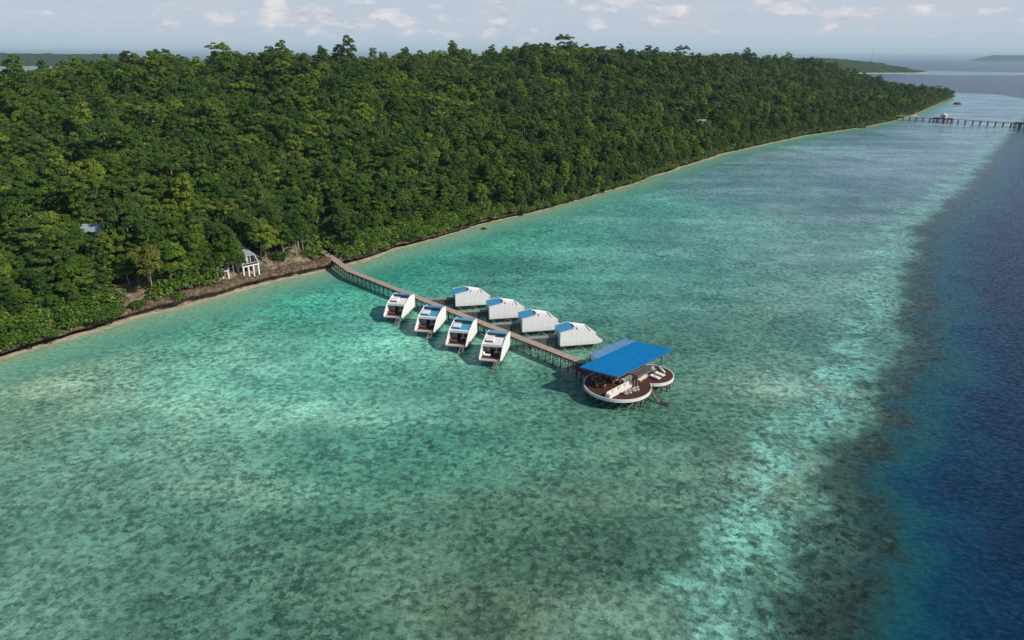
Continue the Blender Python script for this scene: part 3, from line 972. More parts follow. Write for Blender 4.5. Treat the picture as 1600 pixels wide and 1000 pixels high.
# stair at the notch
n0 = at(1017, 608, ZD - 0.1)
n1 = at(1034, 631, -0.1)
sd_ = Vector((n1.x - n0.x, n1.y - n0.y, 0)).normalized()
sw = Vector((-sd_.y, sd_.x, 0))
st = MB()
A0 = Vector((n0.x - CA.x, n0.y - CA.y, ZD - 0.1))
A1 = Vector((n1.x - CA.x, n1.y - CA.y, -0.5))
for e in (-0.55, 0.55):
    st.plank(A0 + sw * e, A1 + sw * e, 0.08, 0.24)
for q in range(10):
    p = A0.lerp(A1, (q + .5) / 10)
    st.box((p.x, p.y, p.z), (0.28, 1.0, 0.05), math.atan2(sd_.y, sd_.x))
so = st.build('stair', m_brace, pav)
hr = MB()
up = Vector((0, 0, 0.95))
for e in (-0.55, 0.55):
    hr.bar(A0 + sw * e + up, A1 + sw * e + up, 0.04)
    for q in range(4):
        p = A0.lerp(A1, q / 3.3) + sw * e
        hr.bar(p, p + up, 0.035)
hr.build('handrail', m_pile, so)
MB().box((A1.x + sd_.x * 0.5, A1.y + sd_.y * 0.5, 0.06), (1.6, 1.3, 0.12), math.atan2(sd_.y, sd_.x)).build('landing', m_pile, so)

# furniture on the pavilion deck ------------------------------------
q0, q1 = at(950.5, 618, ZD + 0.4), at(984.5, 600, ZD + 0.4)
d = q1 - q0
L = d.length
ang = math.atan2(d.y, d.x)
sofa = thing('sofa', (q0.x + d.x / 2, q0.y + d.y / 2, ZD), ang, 'very long white sofa with a row of cushions, on the round deck', 'sofa')
MB().box((0, -0.12, 0.22), (L, 0.78, 0.44)).build('seat', m_cushion, sofa)
MB().box((0, 0.38, 0.45), (L, 0.22, 0.9)).build('backrest', m_cushion, sofa)
for s in (-1, 1):
    MB().box((s * (L / 2 + 0.08), 0.0, 0.36), (0.16, 1.0, 0.72)).build('arm', m_cushion, sofa)
for k2 in range(7):
    x = -L / 2 + (k2 + .6) * L / 7.2
    MB().prism([(x - 0.25, 0.46), (x + 0.25, 0.46), (x + 0.22, 0.86), (x - 0.22, 0.86)], 'y', 0.1, 0.26).build('cushion', m_beige if k2 % 2 else m_cushion, sofa)

q0, q1 = at(997.6, 594.5, ZD + 0.3), at(1010.5, 586, ZD + 0.3)
d = q1 - q0
L = d.length
bench = thing('lounge_bench', (q0.x + d.x / 2, q0.y + d.y / 2, ZD), math.atan2(d.y, d.x), 'shorter cream bench with golden base beside the slatted pergola', 'bench')
MB().box((0, 0, 0.36), (L, 0.6, 0.16)).build('seat', m_cushion, bench)
MB().box((0, -0.1, 0.14), (L, 0.55, 0.27)).build('base', m_gold, bench)

pos_ = [(978.3, 614.3), (984.3, 612.6), (990.8, 609.6), (995.9, 608.3)]
egg = None
for i, (px, py) in enumerate(pos_):
    p = at(px, py, ZD + 0.35)
    if egg is None:
        egg = bpy.data.objects.new('egg_chair', None)
        COL.objects.link(egg)
        sh = MB()
        nu, nv = 18, 12
        for rr, flip in ((0.48, 1), (0.42, -1)):
            vs, fs, idx = [], [], {}
            for j in range(nv + 1):
                th = math.pi * j / nv
                for k2 in range(nu):
                    ph = 2 * math.pi * k2 / nu
                    vs.append((rr * math.sin(th) * math.cos(ph), rr * math.sin(th) * math.sin(ph), 0.48 + rr * math.cos(th) * 0.98))
            for j in range(nv):
                for k2 in range(nu):
                    f = (j * nu + k2, (j + 1) * nu + k2, (j + 1) * nu + (k2 + 1) % nu, j * nu + (k2 + 1) % nu)
                    c = np.mean([vs[x] for x in f], axis=0)
                    if c[0] > 0.12 and c[2] > 0.34:
                        continue
                    fs.append(f if flip > 0 else f[::-1])
            sh.add(vs, fs)
        sh.build('shell', m_trim, egg, True)
        MB().lathe([(0.0, 0.30), (0.3, 0.30), (0.33, 0.36), (0.3, 0.42), (0.0, 0.43)], (0.03, 0, 0)).build('seat_pad', m_beige, egg, True)
        o = egg
    else:
        o = copy_tree(egg)
    o.location = (p.x, p.y, ZD)
    o.rotation_euler = (0, 0, (-0.7, -1.1, -0.5, -1.0)[i])
    tag(o, ['white egg chair nearest the end of the long white sofa', 'white egg chair second along, turned to the first', 'white egg chair third along, open towards the stair', 'white egg chair farthest from the long sofa'][i], 'chair', 'egg chairs on the round deck')

day = None
for i, (px, py) in enumerate([(1024, 588.6), (1030.6, 584.2)]):
    p = at(px, py, ZD + 0.3)
    if day is None:
        day = bpy.data.objects.new('daybed', None)
        COL.objects.link(day)
        MB().box((0, 0, 0.3), (2.1, 0.95, 0.16)).build('mattress', m_cushion, day)
        MB().box((0, 0, 0.19), (2.15, 1.0, 0.06)).build('frame', m_brown, day)
        for x in (-0.95, 0.95):
            for y in (-0.4, 0.4):
                MB().box((x, y, 0.08), (0.08, 0.08, 0.16)).build('leg', m_brown, day)
        MB().box((-0.85, 0, 0.43), (0.3, 0.7, 0.1)).build('pillow', m_cushion, day)
        o = day
    else:
        o = copy_tree(day)
    o.location = (p.x, p.y, ZD)
    a_, b_ = at(1016, 587, ZD), at(1031, 593, ZD)
    o.rotation_euler = (0, 0, math.atan2(b_.y - a_.y, b_.x - a_.x))
    tag(o, ['flat white daybed next to the pergola on the smaller round deck', 'flat white daybed next to the long white board'][i], 'daybed', 'white daybeds on the smaller round deck')

q0, q1 = at(1028.6, 571.5, ZD + 0.2), at(1038.6, 582, ZD + 0.2)
d = q1 - q0
L = d.length
brd = MB()
pr = []
for k2 in range(9):
    t = k2 / 8
    w = 0.4 * math.sin(math.pi * (0.06 + 0.88 * t)) ** 0.5
    pr.append((t * L - L / 2, w))
vs, fs = [], []
for x, w in pr:
    vs += [(x, -w, 0.12), (x, 0, 0.5 * w + 0.2), (x, w, 0.12), (x, 0, 0.0)]
for k2 in range(8):
    for j in range(4):
        fs.append((k2 * 4 + j, k2 * 4 + (j + 1) % 4, k2 * 4 + 4 + (j + 1) % 4, k2 * 4 + 4 + j))
fs += [(0, 1, 2, 3), (32, 35, 34, 33)]
brd.add(vs, fs)
o = brd.build('kayak', m_trim, None, True)
o.location = (q0.x + d.x / 2, q0.y + d.y / 2, ZD)
o.rotation_euler = (0, 0, math.atan2(d.y, d.x))
tag(o, 'long white kayak-like shell lying beside the daybeds on the deck', 'kayak')

p = at(1019, 576, ZD + 0.3)
o = MB().lathe([(0.0, 0.0), (0.45, 0.02), (0.58, 0.2), (0.5, 0.45), (0.28, 0.7), (0.12, 0.82), (0, 0.84)]).build('bean_bag', m_cushion, None, True)
o.location = (p.x, p.y, ZD)
tag(o, 'plump white bean bag at the far edge of the pergola', 'bean bag')

# pergola with a slatted top
ca_, cb_ = at(990, 586, ZD + 2.2), at(1019, 573, ZD + 2.2)
d = cb_ - ca_
L = d.length
perg = thing('pergola', (ca_.x + d.x / 2, ca_.y + d.y / 2, ZD), math.atan2(d.y, d.x), 'small grey slatted pergola standing between the main roof and the daybeds', 'pergola')
for s in (-1, 1):
    for e in (-1, 1):
        MB().box((s * (L / 2 - 0.1), e * 0.95, 1.05), (0.09, 0.09, 2.1)).build('post', m_grey, perg)
    MB().box((0, s * 0.95, 2.16), (L, 0.1, 0.12)).build('beam', m_grey, perg)
sl = MB()
for k2 in range(16):
    sl.box((-L / 2 + (k2 + .5) * L / 16, 0, 2.26), (0.07, 2.2, 0.07))
sl.build('slat_top', m_grey, perg)
p = at(979, 594, ZD + 0.5)
barc = thing('bar_counter', (p.x, p.y, ZD), ang, 'grey bar counter under the near edge of the blue roof', 'counter')
MB().box((0, 0, 0.5), (2.6, 0.6, 1.0)).build('body', m_grey, barc)
MB().box((0, 0, 1.03), (2.8, 0.75, 0.06)).build('top', m_conc, barc)
for i, (px, py) in enumerate([(990.6, 604.5), (995.2, 600.5)]):
    p = at(px, py, ZD)
    o = MB().prism([(-0.24, 0), (0.24, 0), (0.24, 1.2), (0.15, 1.42), (0, 1.5), (-0.15, 1.42), (-0.24, 1.2)], 'y', -0.03, 0.03).build('standing_board', m_beige)
    o.location = (p.x, p.y, ZD)
    o.rotation_euler = (0, 0, ang + 0.9)
    tag(o, ['upright beige board behind the egg chairs, nearer the sofa', 'upright beige board behind the egg chairs, nearer the pergola'][i], 'board', 'upright boards on the deck')

# dining tables and chairs in the shade of the roof
tab = chr_ = None
spots = [(938, 604), (931, 594), (962, 598), (953, 590)]
wh = ['at the shade corner', 'near the pier', 'behind the sofa', 'deepest under the roof']
for i, (px, py) in enumerate(spots):
    p = at(px, py, ZD)
    if tab is None:
        tab = bpy.data.objects.new('dining_table', None)
        COL.objects.link(tab)
        MB().box((0, 0, 0.73), (1.0, 1.0, 0.05)).build('tabletop', m_gold, tab)
        MB().bar((0, 0, 0.03), (0, 0, 0.7), 0.06, 8).build('leg', m_dark, tab)
        MB().lathe([(0, 0), (0.3, 0), (0.3, 0.03), (0, 0.05)]).build('foot', m_dark, tab)
        o = tab
    else:
        o = copy_tree(tab)
    o.location = (p.x, p.y, ZD)
    o.rotation_euler = (0, 0, ang)
    tag(o, 'golden square dining table ' + wh[i], 'table', 'dining tables under the blue roof')
    for k2 in range(4):
        a = ang + k2 * math.pi / 2
        if chr_ is None:
            chr_ = bpy.data.objects.new('dining_chair', None)
            COL.objects.link(chr_)
            MB().box((0, 0, 0.44), (0.46, 0.46, 0.07)).build('seat', m_gold, chr_)
            MB().box((-0.22, 0, 0.72), (0.05, 0.44, 0.48)).build('backrest', m_gold, chr_)
            lm = MB().box((0, 0, 0.2), (0.04, 0.04, 0.4)).mesh('leg', m_brown)
            for x in (-0.19, 0.19):
                for y in (-0.19, 0.19):
                    link('leg', lm, chr_, (x, y, 0))
            o = chr_
        else:
            o = copy_tree(chr_)
        o.location = (p.x - math.cos(a) * 0.85, p.y - math.sin(a) * 0.85, ZD)
        o.rotation_euler = (0, 0, a)
        side = ['on the shore side', 'on the camera side', 'on the open-sea side', 'on the far side'][k2]
        tag(o, 'golden dining chair %s, table %s' % (side, wh[i]), 'chair', 'dining chairs under the blue roof')


# ------------------------------------------------------------------ buildings on the shore
def shore_villa(px0, py0, px1, py1, zg, col_h, label, hh=2.7, depth=5.5):
    """A white house on a row of white columns; the two pixels are the feet of its outer columns."""
    a, b = at(px0, py0, zg), at(px1, py1, zg)
    d = b - a
    L = d.length
    an = math.atan2(d.y, d.x)
    r = thing('shore_villa', (a.x, a.y, zg), an, label, 'villa', 'villas on the rocky shore')
    n = 4
    cm = MB().box((0, 0, col_h / 2 - 0.6), (0.36, 0.36, col_h + 1.2)).mesh('column', m_trim)
    for k2 in range(n):
        link('column', cm, r, (0.18 + (L - 0.36) * k2 / (n - 1), 0.2, 0))
        link('column', cm, r, (0.18 + (L - 0.36) * k2 / (n - 1), 3.0, 0))
    z0 = col_h
    MB().box((L / 2, depth / 2 - 0.1, z0 + 0.15), (L + 0.1, depth, 0.3)).build('floor_slab', m_trim, r)
    MB().box((L / 2, 0.95, z0 + 0.33), (L - 0.5, 1.9, 0.06)).build('deck', m_deck, r)
    for x in (0.08, L - 0.08):
        MB().prism([(0.0, z0 + 0.3), (0.0, z0 + 1.0), (2.0, z0 + hh), (depth, z0 + hh), (depth, z0 + 0.3)], 'y', -0.07, 0.07).build('side_wall', m_white, r)
        o = r.children[-1]
        o.location = (x, 0, 0)
        o.rotation_euler = (0, 0, math.pi / 2)
    gl = MB().box((L / 2, 2.0, z0 + 0.3 + (hh - 0.5) / 2), (L - 0.3, 0.05, hh - 0.5)).build('glass_front', m_glass, r)
    fr = MB()
    for k2 in range(5):
        fr.box((0.2 + (L - 0.4) * k2 / 4, 1.95, z0 + 0.3 + (hh - 0.5) / 2), (0.14, 0.07, hh - 0.5))
    fr.build('door_frame', m_trim, gl)
    MB().box((L * 0.19, 1.9, z0 + 0.3 + (hh - 0.45) / 2), (L * 0.34, 0.1, hh - 0.45)).build('front_wall', m_white, r)
    MB().box((L * 0.52, 1.94, z0 + 1.4), (L * 0.16, 0.04, hh - 0.8)).build('curtain', m_curtain, gl)
    MB().box((L / 2, depth - 0.1, z0 + 0.3 + hh / 2), (L - 0.32, 0.14, hh)).build('rear_wall', m_white, r)
    MB().slab([(-0.05, 1.5, z0 + hh - 0.12), (L + 0.05, 1.5, z0 + hh - 0.12), (L + 0.05, depth + 0.2, z0 + hh + 0.7), (-0.05, depth + 0.2, z0 + hh + 0.7)], 0.18).build('roof', m_roofgrey, r)
    MB().box((L / 2, 0.02, z0 + 0.85), (L - 0.3, 0.06, 0.08)).build('rail', m_trim, r)
    return r


SV = [shore_villa(381, 430, 406, 424, 3.6, 2.1, 'white villa on four tall columns with a glass front above the rock bank'),
      shore_villa(331, 435, 358.5, 430, 4.2, 1.2, 'low white stilt deck house half hidden in trees next to the tall columned villa', 2.4),
      shore_villa(284, 446, 300, 443, 4.6, 1.2, 'small white house almost hidden by trees, farthest from the pier', 3.2)]


def hut(name, p, an, size, wall, roof, label, cat, mono=False, hgt=2.6):
    r = thing(name, p, an, label, cat)
    sx, sy = size
    MB().box((0, 0, hgt / 2 - 0.3), (sx, sy, hgt + 0.6)).build('wall', wall, r)
    MB().box((sx * 0.1, -sy / 2 - 0.02, 1.0), (0.9, 0.05, 2.0)).build('door', m_dark, r)
    w = MB().box((-sx * 0.28, -sy / 2 - 0.02, 1.5), (1.0, 0.05, 0.9)).build('window', m_glass, r)
    ov = 0.5
    if mono:
        MB().slab([(-sx / 2 - ov, -sy / 2 - ov, hgt + 0.05), (sx / 2 + ov, -sy / 2 - ov, hgt + 0.05), (sx / 2 + ov, sy / 2 + ov, hgt + 1.4), (-sx / 2 - ov, sy / 2 + ov, hgt + 1.4)], 0.15).build('roof', roof, r)
    else:
        MB().prism([(-sy / 2 - ov, hgt), (0, hgt + sy * 0.36), (sy / 2 + ov, hgt), (sy / 2 + ov, hgt - 0.12), (0, hgt + sy * 0.36 - 0.14), (-sy / 2 - ov, hgt - 0.12)], 'y', -sx / 2 - ov, sx / 2 + ov).build('roof', roof, r)
        r.children[-1].rotation_euler = (0, 0, math.pi / 2)
        MB().prism([(-sy / 2, hgt), (0, hgt + sy * 0.33), (sy / 2, hgt)], 'y', -sx / 2 + 0.02, sx / 2 - 0.02).build('gable', wall, r)
        r.children[-1].rotation_euler = (0, 0, math.pi / 2)
    return r


def on_ground(px, py, zguess=10.0):
    """Where the ray of this pixel meets the land."""
    d = Fw + Rv * ((px - 800) / FPX) + Uv * ((500 - py) / FPX)
    k = np.arange(60, 2200, 0.5)
    X, Y, Z = d[0] * k, d[1] * k, H + d[2] * k
    g = ground(X, Y)[0]
    i = int(np.argmax(Z < g))
    return Vector((X[i], Y[i], float(g[i])))


EXCL = []
AN = math.atan2(E[1], E[0])
g = on_ground(150, 392)
hut('cabin', g + Vector((0, 0, 0.3)), AN - 0.9, (6.0, 3.2), m_white, m_roofgrey, 'cabin whose pale sloping roof shows in a gap of the trees', 'cabin', True, 5.3)
EXCL += [(g.x, g.y, 5.5), (g.x - NI[0] * 5, g.y - NI[1] * 5, 4.0), (g.x + 3.5, g.y - 7, 3.6)]
g = on_ground(482, 388)
hut('hut', g, AN, (3.5, 3.0), m_white, m_trim, 'small white hut in the trees at the landward end of the pier', 'hut', False, 2.4)
EXCL.append((g.x, g.y, 3.0))
g = on_ground(1084, 209)
lw = hut('storehouse', g, AN - 0.35, (26, 5), m_grey, m_grey, 'long low grey roofed storehouse in the forest above the far beach', 'storehouse', True, 8.0)
EXCL += [(g.x + E[0] * k2, g.y + E[1] * k2, 8.0) for k2 in (-9, 0, 9)] + [(g.x + k2 * 0.9, g.y - 12, 8.0) for k2 in (-9, 0, 9)]
g = on_ground(1394, 176)
hut('house', g, AN - 0.3, (9, 6), m_trim, m_trim, 'white house among trees at the landward end of the far jetty', 'house', False, 4.5)
EXCL.append((g.x, g.y, 14.0))

# far jetty ---------------------------------------------------------
j0, j1 = at(1402, 180.5, 4.5), at(1640, 194.5, 4.5)
jet = thing('jetty', (j0.x, j0.y, 0), 0, 'long grey jetty on many piles in the distance by the headland', 'jetty')
jq = (j1.x - j0.x, j1.y - j0.y)
deck_strip(jet, (0, 0), jq, 2.2, 4.6, 'deck', m_conc, 0.6)
dj = Vector((jq[0], jq[1], 0))
LJ = dj.length
dj.normalize()
sj = Vector((-dj.y, dj.x, 0))
pm = MB().box((0, 0, 0.9), (0.5, 0.5, 5.8)).mesh('pile', m_brace)
k2 = 6.0
while k2 < LJ:
    for e in (-1.6, 1.6):
        link('pile', pm, jet, dj * k2 + sj * e)
    k2 += 6.2
pj = at(1474, 184.6, 4.6)
kk = (pj - j0).dot(dj)
hp = j0 + dj * kk
MB().box((dj.x * kk, dj.y * kk, 4.2), (18, 9, 0.8), math.atan2(dj.y, dj.x)).build('platform', m_pile, jet)
for e in range(5):
    for s in (-4, 0, 4):
        link('pile', pm, jet, dj * (kk - 8 + 4 * e) + sj * s)
hut('jetty_hut', Vector((hp.x, hp.y, 4.65)), math.atan2(dj.y, dj.x), (5, 4), m_cream, m_cream, 'white hut with a pitched roof on the platform of the far jetty', 'hut', False, 3.0)
pe = at(1598, 192.3, 4.6)
kk = (pe - j0).dot(dj)
MB().box((dj.x * kk, dj.y * kk, 4.2), (14, 12, 0.8), math.atan2(dj.y, dj.x)).build('platform', m_pile, jet)
for e in range(4):
    for s in (-5, 0, 5):
        link('pile', pm, jet, dj * (kk - 6 + 4 * e) + sj * s)

# rocks awash
def boulder(r, seed):
    import bmesh
    bm = bmesh.new()
    bmesh.ops.create_icosphere(bm, subdivisions=3, radius=r)
    for v in bm.verts:
        v.co *= 1 + 0.5 * mnoise.fractal(v.co * (1.2 / r) + Vector((seed, 0, 0)), 0.9, 2.0, 4)
        v.co.z *= 0.5
    me = bpy.data.meshes.new('sea_rock')
    bm.to_mesh(me)
    bm.free()
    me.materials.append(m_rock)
    return me


for i, (px, py, r, lb) in enumerate([(1497, 163, 5.0, 'dark rock awash in the water off the headland tip'), (1346, 199.5, 4.2, 'dark rock on the far beach below the forest'), (757, 358, 1.1, 'small dark rock in the shallows midway along the shore')]):
    p = at(px, py, 0)
    o = link('sea_rock', boulder(r, i * 3.3), None, p)
    tag(o, lb, 'rock')

# mast on the far hill
g = Vector((1560, 3030, 0))
mast = thing('radio_mast', (1590, 3250, 0), 0, 'thin lattice radio mast rising above the far headland', 'mast')
for e in ((-1, -1), (1, -1), (0, 1)):
    MB().bar((e[0] * 1.6, e[1] * 1.6, 0), (e[0] * 0.3, e[1] * 0.3, 88), 0.35, 5).build('leg', m_grey, mast)
lat = MB()
for k2 in range(16):
    r = 1.6 - 1.3 * k2 / 16
    r_ = 1.6 - 1.3 * (k2 + 1) / 16
    lat.bar((-r, -r, k2 * 5.5), (r_, -r_, k2 * 5.5 + 5.5), 0.15, 4).bar((r, -r, k2 * 5.5), (0, r_, k2 * 5.5 + 5.5), 0.15, 4).bar((0, r, k2 * 5.5), (-r_, -r_, k2 * 5.5 + 5.5), 0.15, 4)
lat.build('lattice', m_grey, mast)


# ------------------------------------------------------------------ far lands
m_far, N = new_mat('far_woods')
pos = N.n('ShaderNodeNewGeometry').outputs['Position']
f1 = N.noise(pos, 0.05, 5, 0.65)
zf = N.n('ShaderNodeSeparateXYZ', None, i0=pos).outputs[2]
finish(m_far, N, N.mix(N.mapr(zf, 1.5, 2.5, 1.0, 0.0), N.ramp(f1, [(0.3, (0.012, 0.03, 0.01)), (0.55, (0.04, 0.075, 0.022)), (0.75, (0.07, 0.11, 0.035))]), (0.6, 0.52, 0.4)), 0.9, 0.05, bump=f1, bstr=1.0, bdist=8)


def far_land(name, outline, height, cell, label, sand=True, bump=6.0, fall=150.0):
    """A wooded island: height rises from its outline inwards, canopy lumps on top."""
    ol = np.array(outline, float)
    x0, y0 = ol.min(0) - cell
    x1, y1 = ol.max(0) + cell
    gx, gy = np.arange(x0, x1 + cell, cell), np.arange(y0, y1 + cell, cell)
    X, Y = np.meshgrid(gx, gy)
    X, Y = X.ravel(), Y.ravel()
    dmin = np.full(len(X), 1e9)
    ins = np.zeros(len(X), bool)
    for i in range(len(ol)):
        a, b = ol[i], ol[(i + 1) % len(ol)]
        dmin = np.minimum(dmin, seg_dist(X, Y, a, b))
        cond = (a[1] > Y) != (b[1] > Y)
        xi = (b[0] - a[0]) * (Y - a[1]) / (b[1] - a[1] + 1e-9) + a[0]
        ins ^= cond & (X < xi)
    nz = np.array([mnoise.noise((x / cell / 2.3, y / cell / 2.3, 0)) + 0.6 * mnoise.noise((x / cell / 9, y / cell / 9, 5)) for x, y in zip(X, Y)])
    Z = np.where(ins, 9 * np.clip((dmin - cell) / (cell * 0.6), 0, 1) + height * smst(dmin / fall) + bump * nz * np.clip(dmin / (2 * cell), 0, 1), -2)
    I = np.arange(len(X)).reshape(len(gy), len(gx))
    F_ = np.stack([I[:-1, :-1].ravel(), I[:-1, 1:].ravel(), I[1:, 1:].ravel(), I[1:, :-1].ravel()], 1)
    F_ = F_[(Z[F_] > -1).any(1)]
    o = link(name, raw_mesh(name, np.stack([X, Y, Z], 1), F_, m_far, None, False))
    return tag(o, label, 'hill', kind='structure')


far_land('hill', [(600, 3350), (1050, 2900), (1400, 2870), (1660, 2960), (1770, 3080), (1700, 3250), (1400, 3600), (700, 3800)], 44, 13, 'low wooded headland beyond the island', fall=300, bump=8)
far_land('hill', [(-3600, 3800), (-3200, 3300), (-2500, 3100), (-1900, 3200), (-1650, 3600), (-1900, 4300), (-3200, 4400)], 40, 22, 'far wooded hill behind the island ridge', fall=450, bump=11)
far_land('hill', [(8150, 13200), (8500, 12900), (9100, 12800), (11200, 12500), (13200, 13500), (12200, 15500), (8900, 14500)], 98, 130, 'hazy island on the horizon', fall=500, bump=12)
V = []
bl = [(1760, 2955), (1815, 3000), (1865, 3075), (1880, 3100)]

# ------------------------------------------------------------------ foliage
m_leaf, N = new_mat('leaves')
ob = N.n('ShaderNodeObjectInfo').outputs['Random']
ti = N.n('ShaderNodeAttribute', {'attribute_name': 'tint'}).outputs['Fac']
hue = N.ramp(ob, [(0.0, (0.026, 0.072, 0.014)), (0.2, (0.050, 0.118, 0.018)), (0.42, (0.078, 0.145, 0.020)), (0.6, (0.042, 0.095, 0.022)), (0.75, (0.085, 0.14, 0.034)), (0.9, (0.125, 0.20, 0.026)), (0.985, (0.16, 0.23, 0.03)), (1.0, (0.13, 0.15, 0.036))])
tv = N.m('ADD', 0.7, N.m('MULTIPLY', ti, 0.8))
gn = N.n('ShaderNodeAttribute', {'attribute_name': 'young'}).outputs['Fac']
hue = N.mix(1.0, hue, (1.22, 1.1, 0.95), 'MULTIPLY')
hue = N.mix(gn, hue, N.ramp(ob, [(0.0, (0.048, 0.105, 0.016)), (0.5, (0.085, 0.16, 0.022)), (1.0, (0.14, 0.21, 0.034))]))
lc = N.mix(1.0, hue, N.n('ShaderNodeCombineColor', None, i0=tv, i1=tv, i2=tv).outputs[0], 'MULTIPLY')
pb = N.n('ShaderNodeBsdfPrincipled', None, Roughness=0.55)
pb.inputs['Specular IOR Level'].default_value = 0.25
N.set(pb, 'Base Color', lc)
tl = N.n('ShaderNodeBsdfTranslucent', None, Color=N.mix(1.0, lc, (1.2, 1.3, 0.6), 'MULTIPLY'))
mx = N.n('ShaderNodeMixShader', None, i0=0.28)
N.set(mx, 'i1', pb.outputs[0])
N.set(mx, 'i2', tl.outputs[0])
N.n('ShaderNodeOutputMaterial', None, Surface=mx.outputs[0])
m_bark = simple('pale_bark', (0.36, 0.31, 0.25), 0.85, 0.1, 0.35)


def leaf_cloud(clumps, leaf, per, g, squash=0.75):
    """Leaf quads on the upper shells of many clumps. clumps: (x, y, z, r)."""
    P, Nn, T = [], [], []
    for x, y, zc, r in clumps:
        k = int(per * (r / 1.5) ** 2)
        d = g.normal(size=(k, 3))
        d /= np.linalg.norm(d, axis=1)[:, None]
        d[:, 2] = np.where(d[:, 2] < -0.35, -d[:, 2], d[:, 2])
        rr = r * (0.72 + 0.36 * g.random(k))
        p = np.stack([x + d[:, 0] * rr, y + d[:, 1] * rr, zc + d[:, 2] * rr * squash], 1)
        nn = d * 0.75 + np.array([0, 0, 0.4]) + g.normal(size=(k, 3)) * 0.42
        P.append(p)
        Nn.append(nn)
        T.append(np.clip(np.full(k, g.random()) * 0.65 + g.random(k) * 0.35, 0, 1))
    P, Nn, T = np.concatenate(P), np.concatenate(Nn), np.concatenate(T)
    Nn /= np.linalg.norm(Nn, axis=1)[:, None]
    k = len(P)
    up = g.normal(size=(k, 3))
    a = np.cross(Nn, up)
    a /= np.linalg.norm(a, axis=1)[:, None]
    b = np.cross(Nn, a)
    s = leaf * (0.6 + 0.8 * g.random(k))[:, None]
    la, lb = a * s, b * s * 0.55
    dr = -Nn * s * 0.18
    V = np.stack([P - la + dr, P + lb, P + la + dr, P - lb], 1).reshape(-1, 3)
    F_ = np.arange(4 * k).reshape(-1, 4)
    return V, F_, np.repeat(T, 4)


def trunk_part(h, r, g, limbs=4, spread=2.0):
    mb = MB()
    p = Vector((0, 0, -0.8))
    lean = Vector((g.normal() * 0.04, g.normal() * 0.04, 1))
    pts = [p]
    for k in range(4):
        p = p + Vector((lean.x + g.normal() * 0.05, lean.y + g.normal() * 0.05, 1)) * ((h + 0.8) / 4)
        pts.append(p)
    for k in range(4):
        mb.bar(pts[k], pts[k + 1], r * (1 - 0.2 * k), 6, r * (1 - 0.2 * (k + 1)))
    for k in range(limbs):
        a = k * 2 * math.pi / limbs + g.random()
        s0 = pts[2].lerp(pts[4], g.random() * 0.65)
        mb.bar(s0, s0 + Vector((math.cos(a) * spread, math.sin(a) * spread * 0.8, 0.5 + g.random() * 0.8)), r * 0.4, 5, r * 0.12)
    return mb


def crown_clumps(kind, g):
    C = []
    if kind == 'round':
        R, zc, Hh = 3.7 + g.random() * 0.7, 8.4 + g.random() * 1.8, 4.6
        for k in range(44):
            d = g.normal(size=3)
            d /= np.linalg.norm(d)
            if d[2] < -0.5:
                d[2] *= -1
            q = 0.55 + 0.42 * g.random()
            C.append((d[0] * R * q, d[1] * R * q, zc + d[2] * Hh * q, 0.75 + 0.65 * g.random()))
    elif kind == 'layered':
        for tier in range(4):
            z0 = 6.5 + tier * 2.1 + g.random() * 0.5
            R = (4.3, 4.2, 3.3, 1.9)[tier]
            for k in range((13, 13, 10, 5)[tier]):
                a = 2.4 * k + tier + g.random()
                q = R * (0.3 + 0.65 * g.random())
                C.append((math.cos(a) * q, math.sin(a) * q, z0 + g.normal() * 0.4, 0.75 + 0.6 * g.random()))
    elif kind == 'tall':
        for k in range(34):
            zz = 5.5 + 10.5 * (k / 33) + g.normal() * 0.3
            R = 2.9 * (1 - ((zz - 9.5) / 7.2) ** 2) ** 0.5 if abs(zz - 9.5) < 7 else 0.5
            a = 2.4 * k
            q = R * (0.45 + 0.5 * g.random())
            C.append((math.cos(a) * q, math.sin(a) * q, zz, 0.7 + 0.5 * g.random()))
    elif kind == 'emergent':
        for k in range(15):
            a = 2.4 * k + g.random() * 0.5
            q = 4.8 * math.sqrt((k + .5) / 15)
            C.append((math.cos(a) * q, math.sin(a) * q, 14.2 - 0.05 * q * q + g.normal() * 0.5, 0.9 + 0.75 * g.random()))
        for k in range(5):
            a = g.random() * 6.3
            C.append((math.cos(a) * 2.2, math.sin(a) * 2.2, 10.5 + g.random() * 1.5, 0.9))
    elif kind == 'conifer':
        for tier in range(7):
            z0 = 7 + tier * 1.7
            R = 3.4 * (1 - tier / 8)
            for k in range(6 if tier < 5 else 3):
                a = k * 2 * math.pi / 6 + tier * 0.5
                C.append((math.cos(a) * R * 0.75, math.sin(a) * R * 0.75, z0 + g.normal() * 0.15, 0.55 + 0.35 * R / 3.4))
        C.append((0, 0, 19.2, 0.5))
    elif kind == 'umbrella':
        for tier, (z0, R, n) in enumerate(((14.6, 4.6, 13), (12.2, 3.8, 8), (16.2, 2.4, 5))):
            for k in range(n):
                a = 2.4 * k + tier
                q = R * math.sqrt((k + .5) / n)
                C.append((math.cos(a) * q + tier * 1.2, math.sin(a) * q, z0 + g.normal() * 0.2, 0.8 + 0.5 * g.random()))
    elif kind == 'shrub':
        for k in range(9):
            a = 2.4 * k
            q = 1.5 * math.sqrt(k / 9)
            C.append((math.cos(a) * q, math.sin(a) * q, 0.9 + 1.3 * g.random() * (1 - q / 2.2), 0.65 + 0.45 * g.random()))
    return C


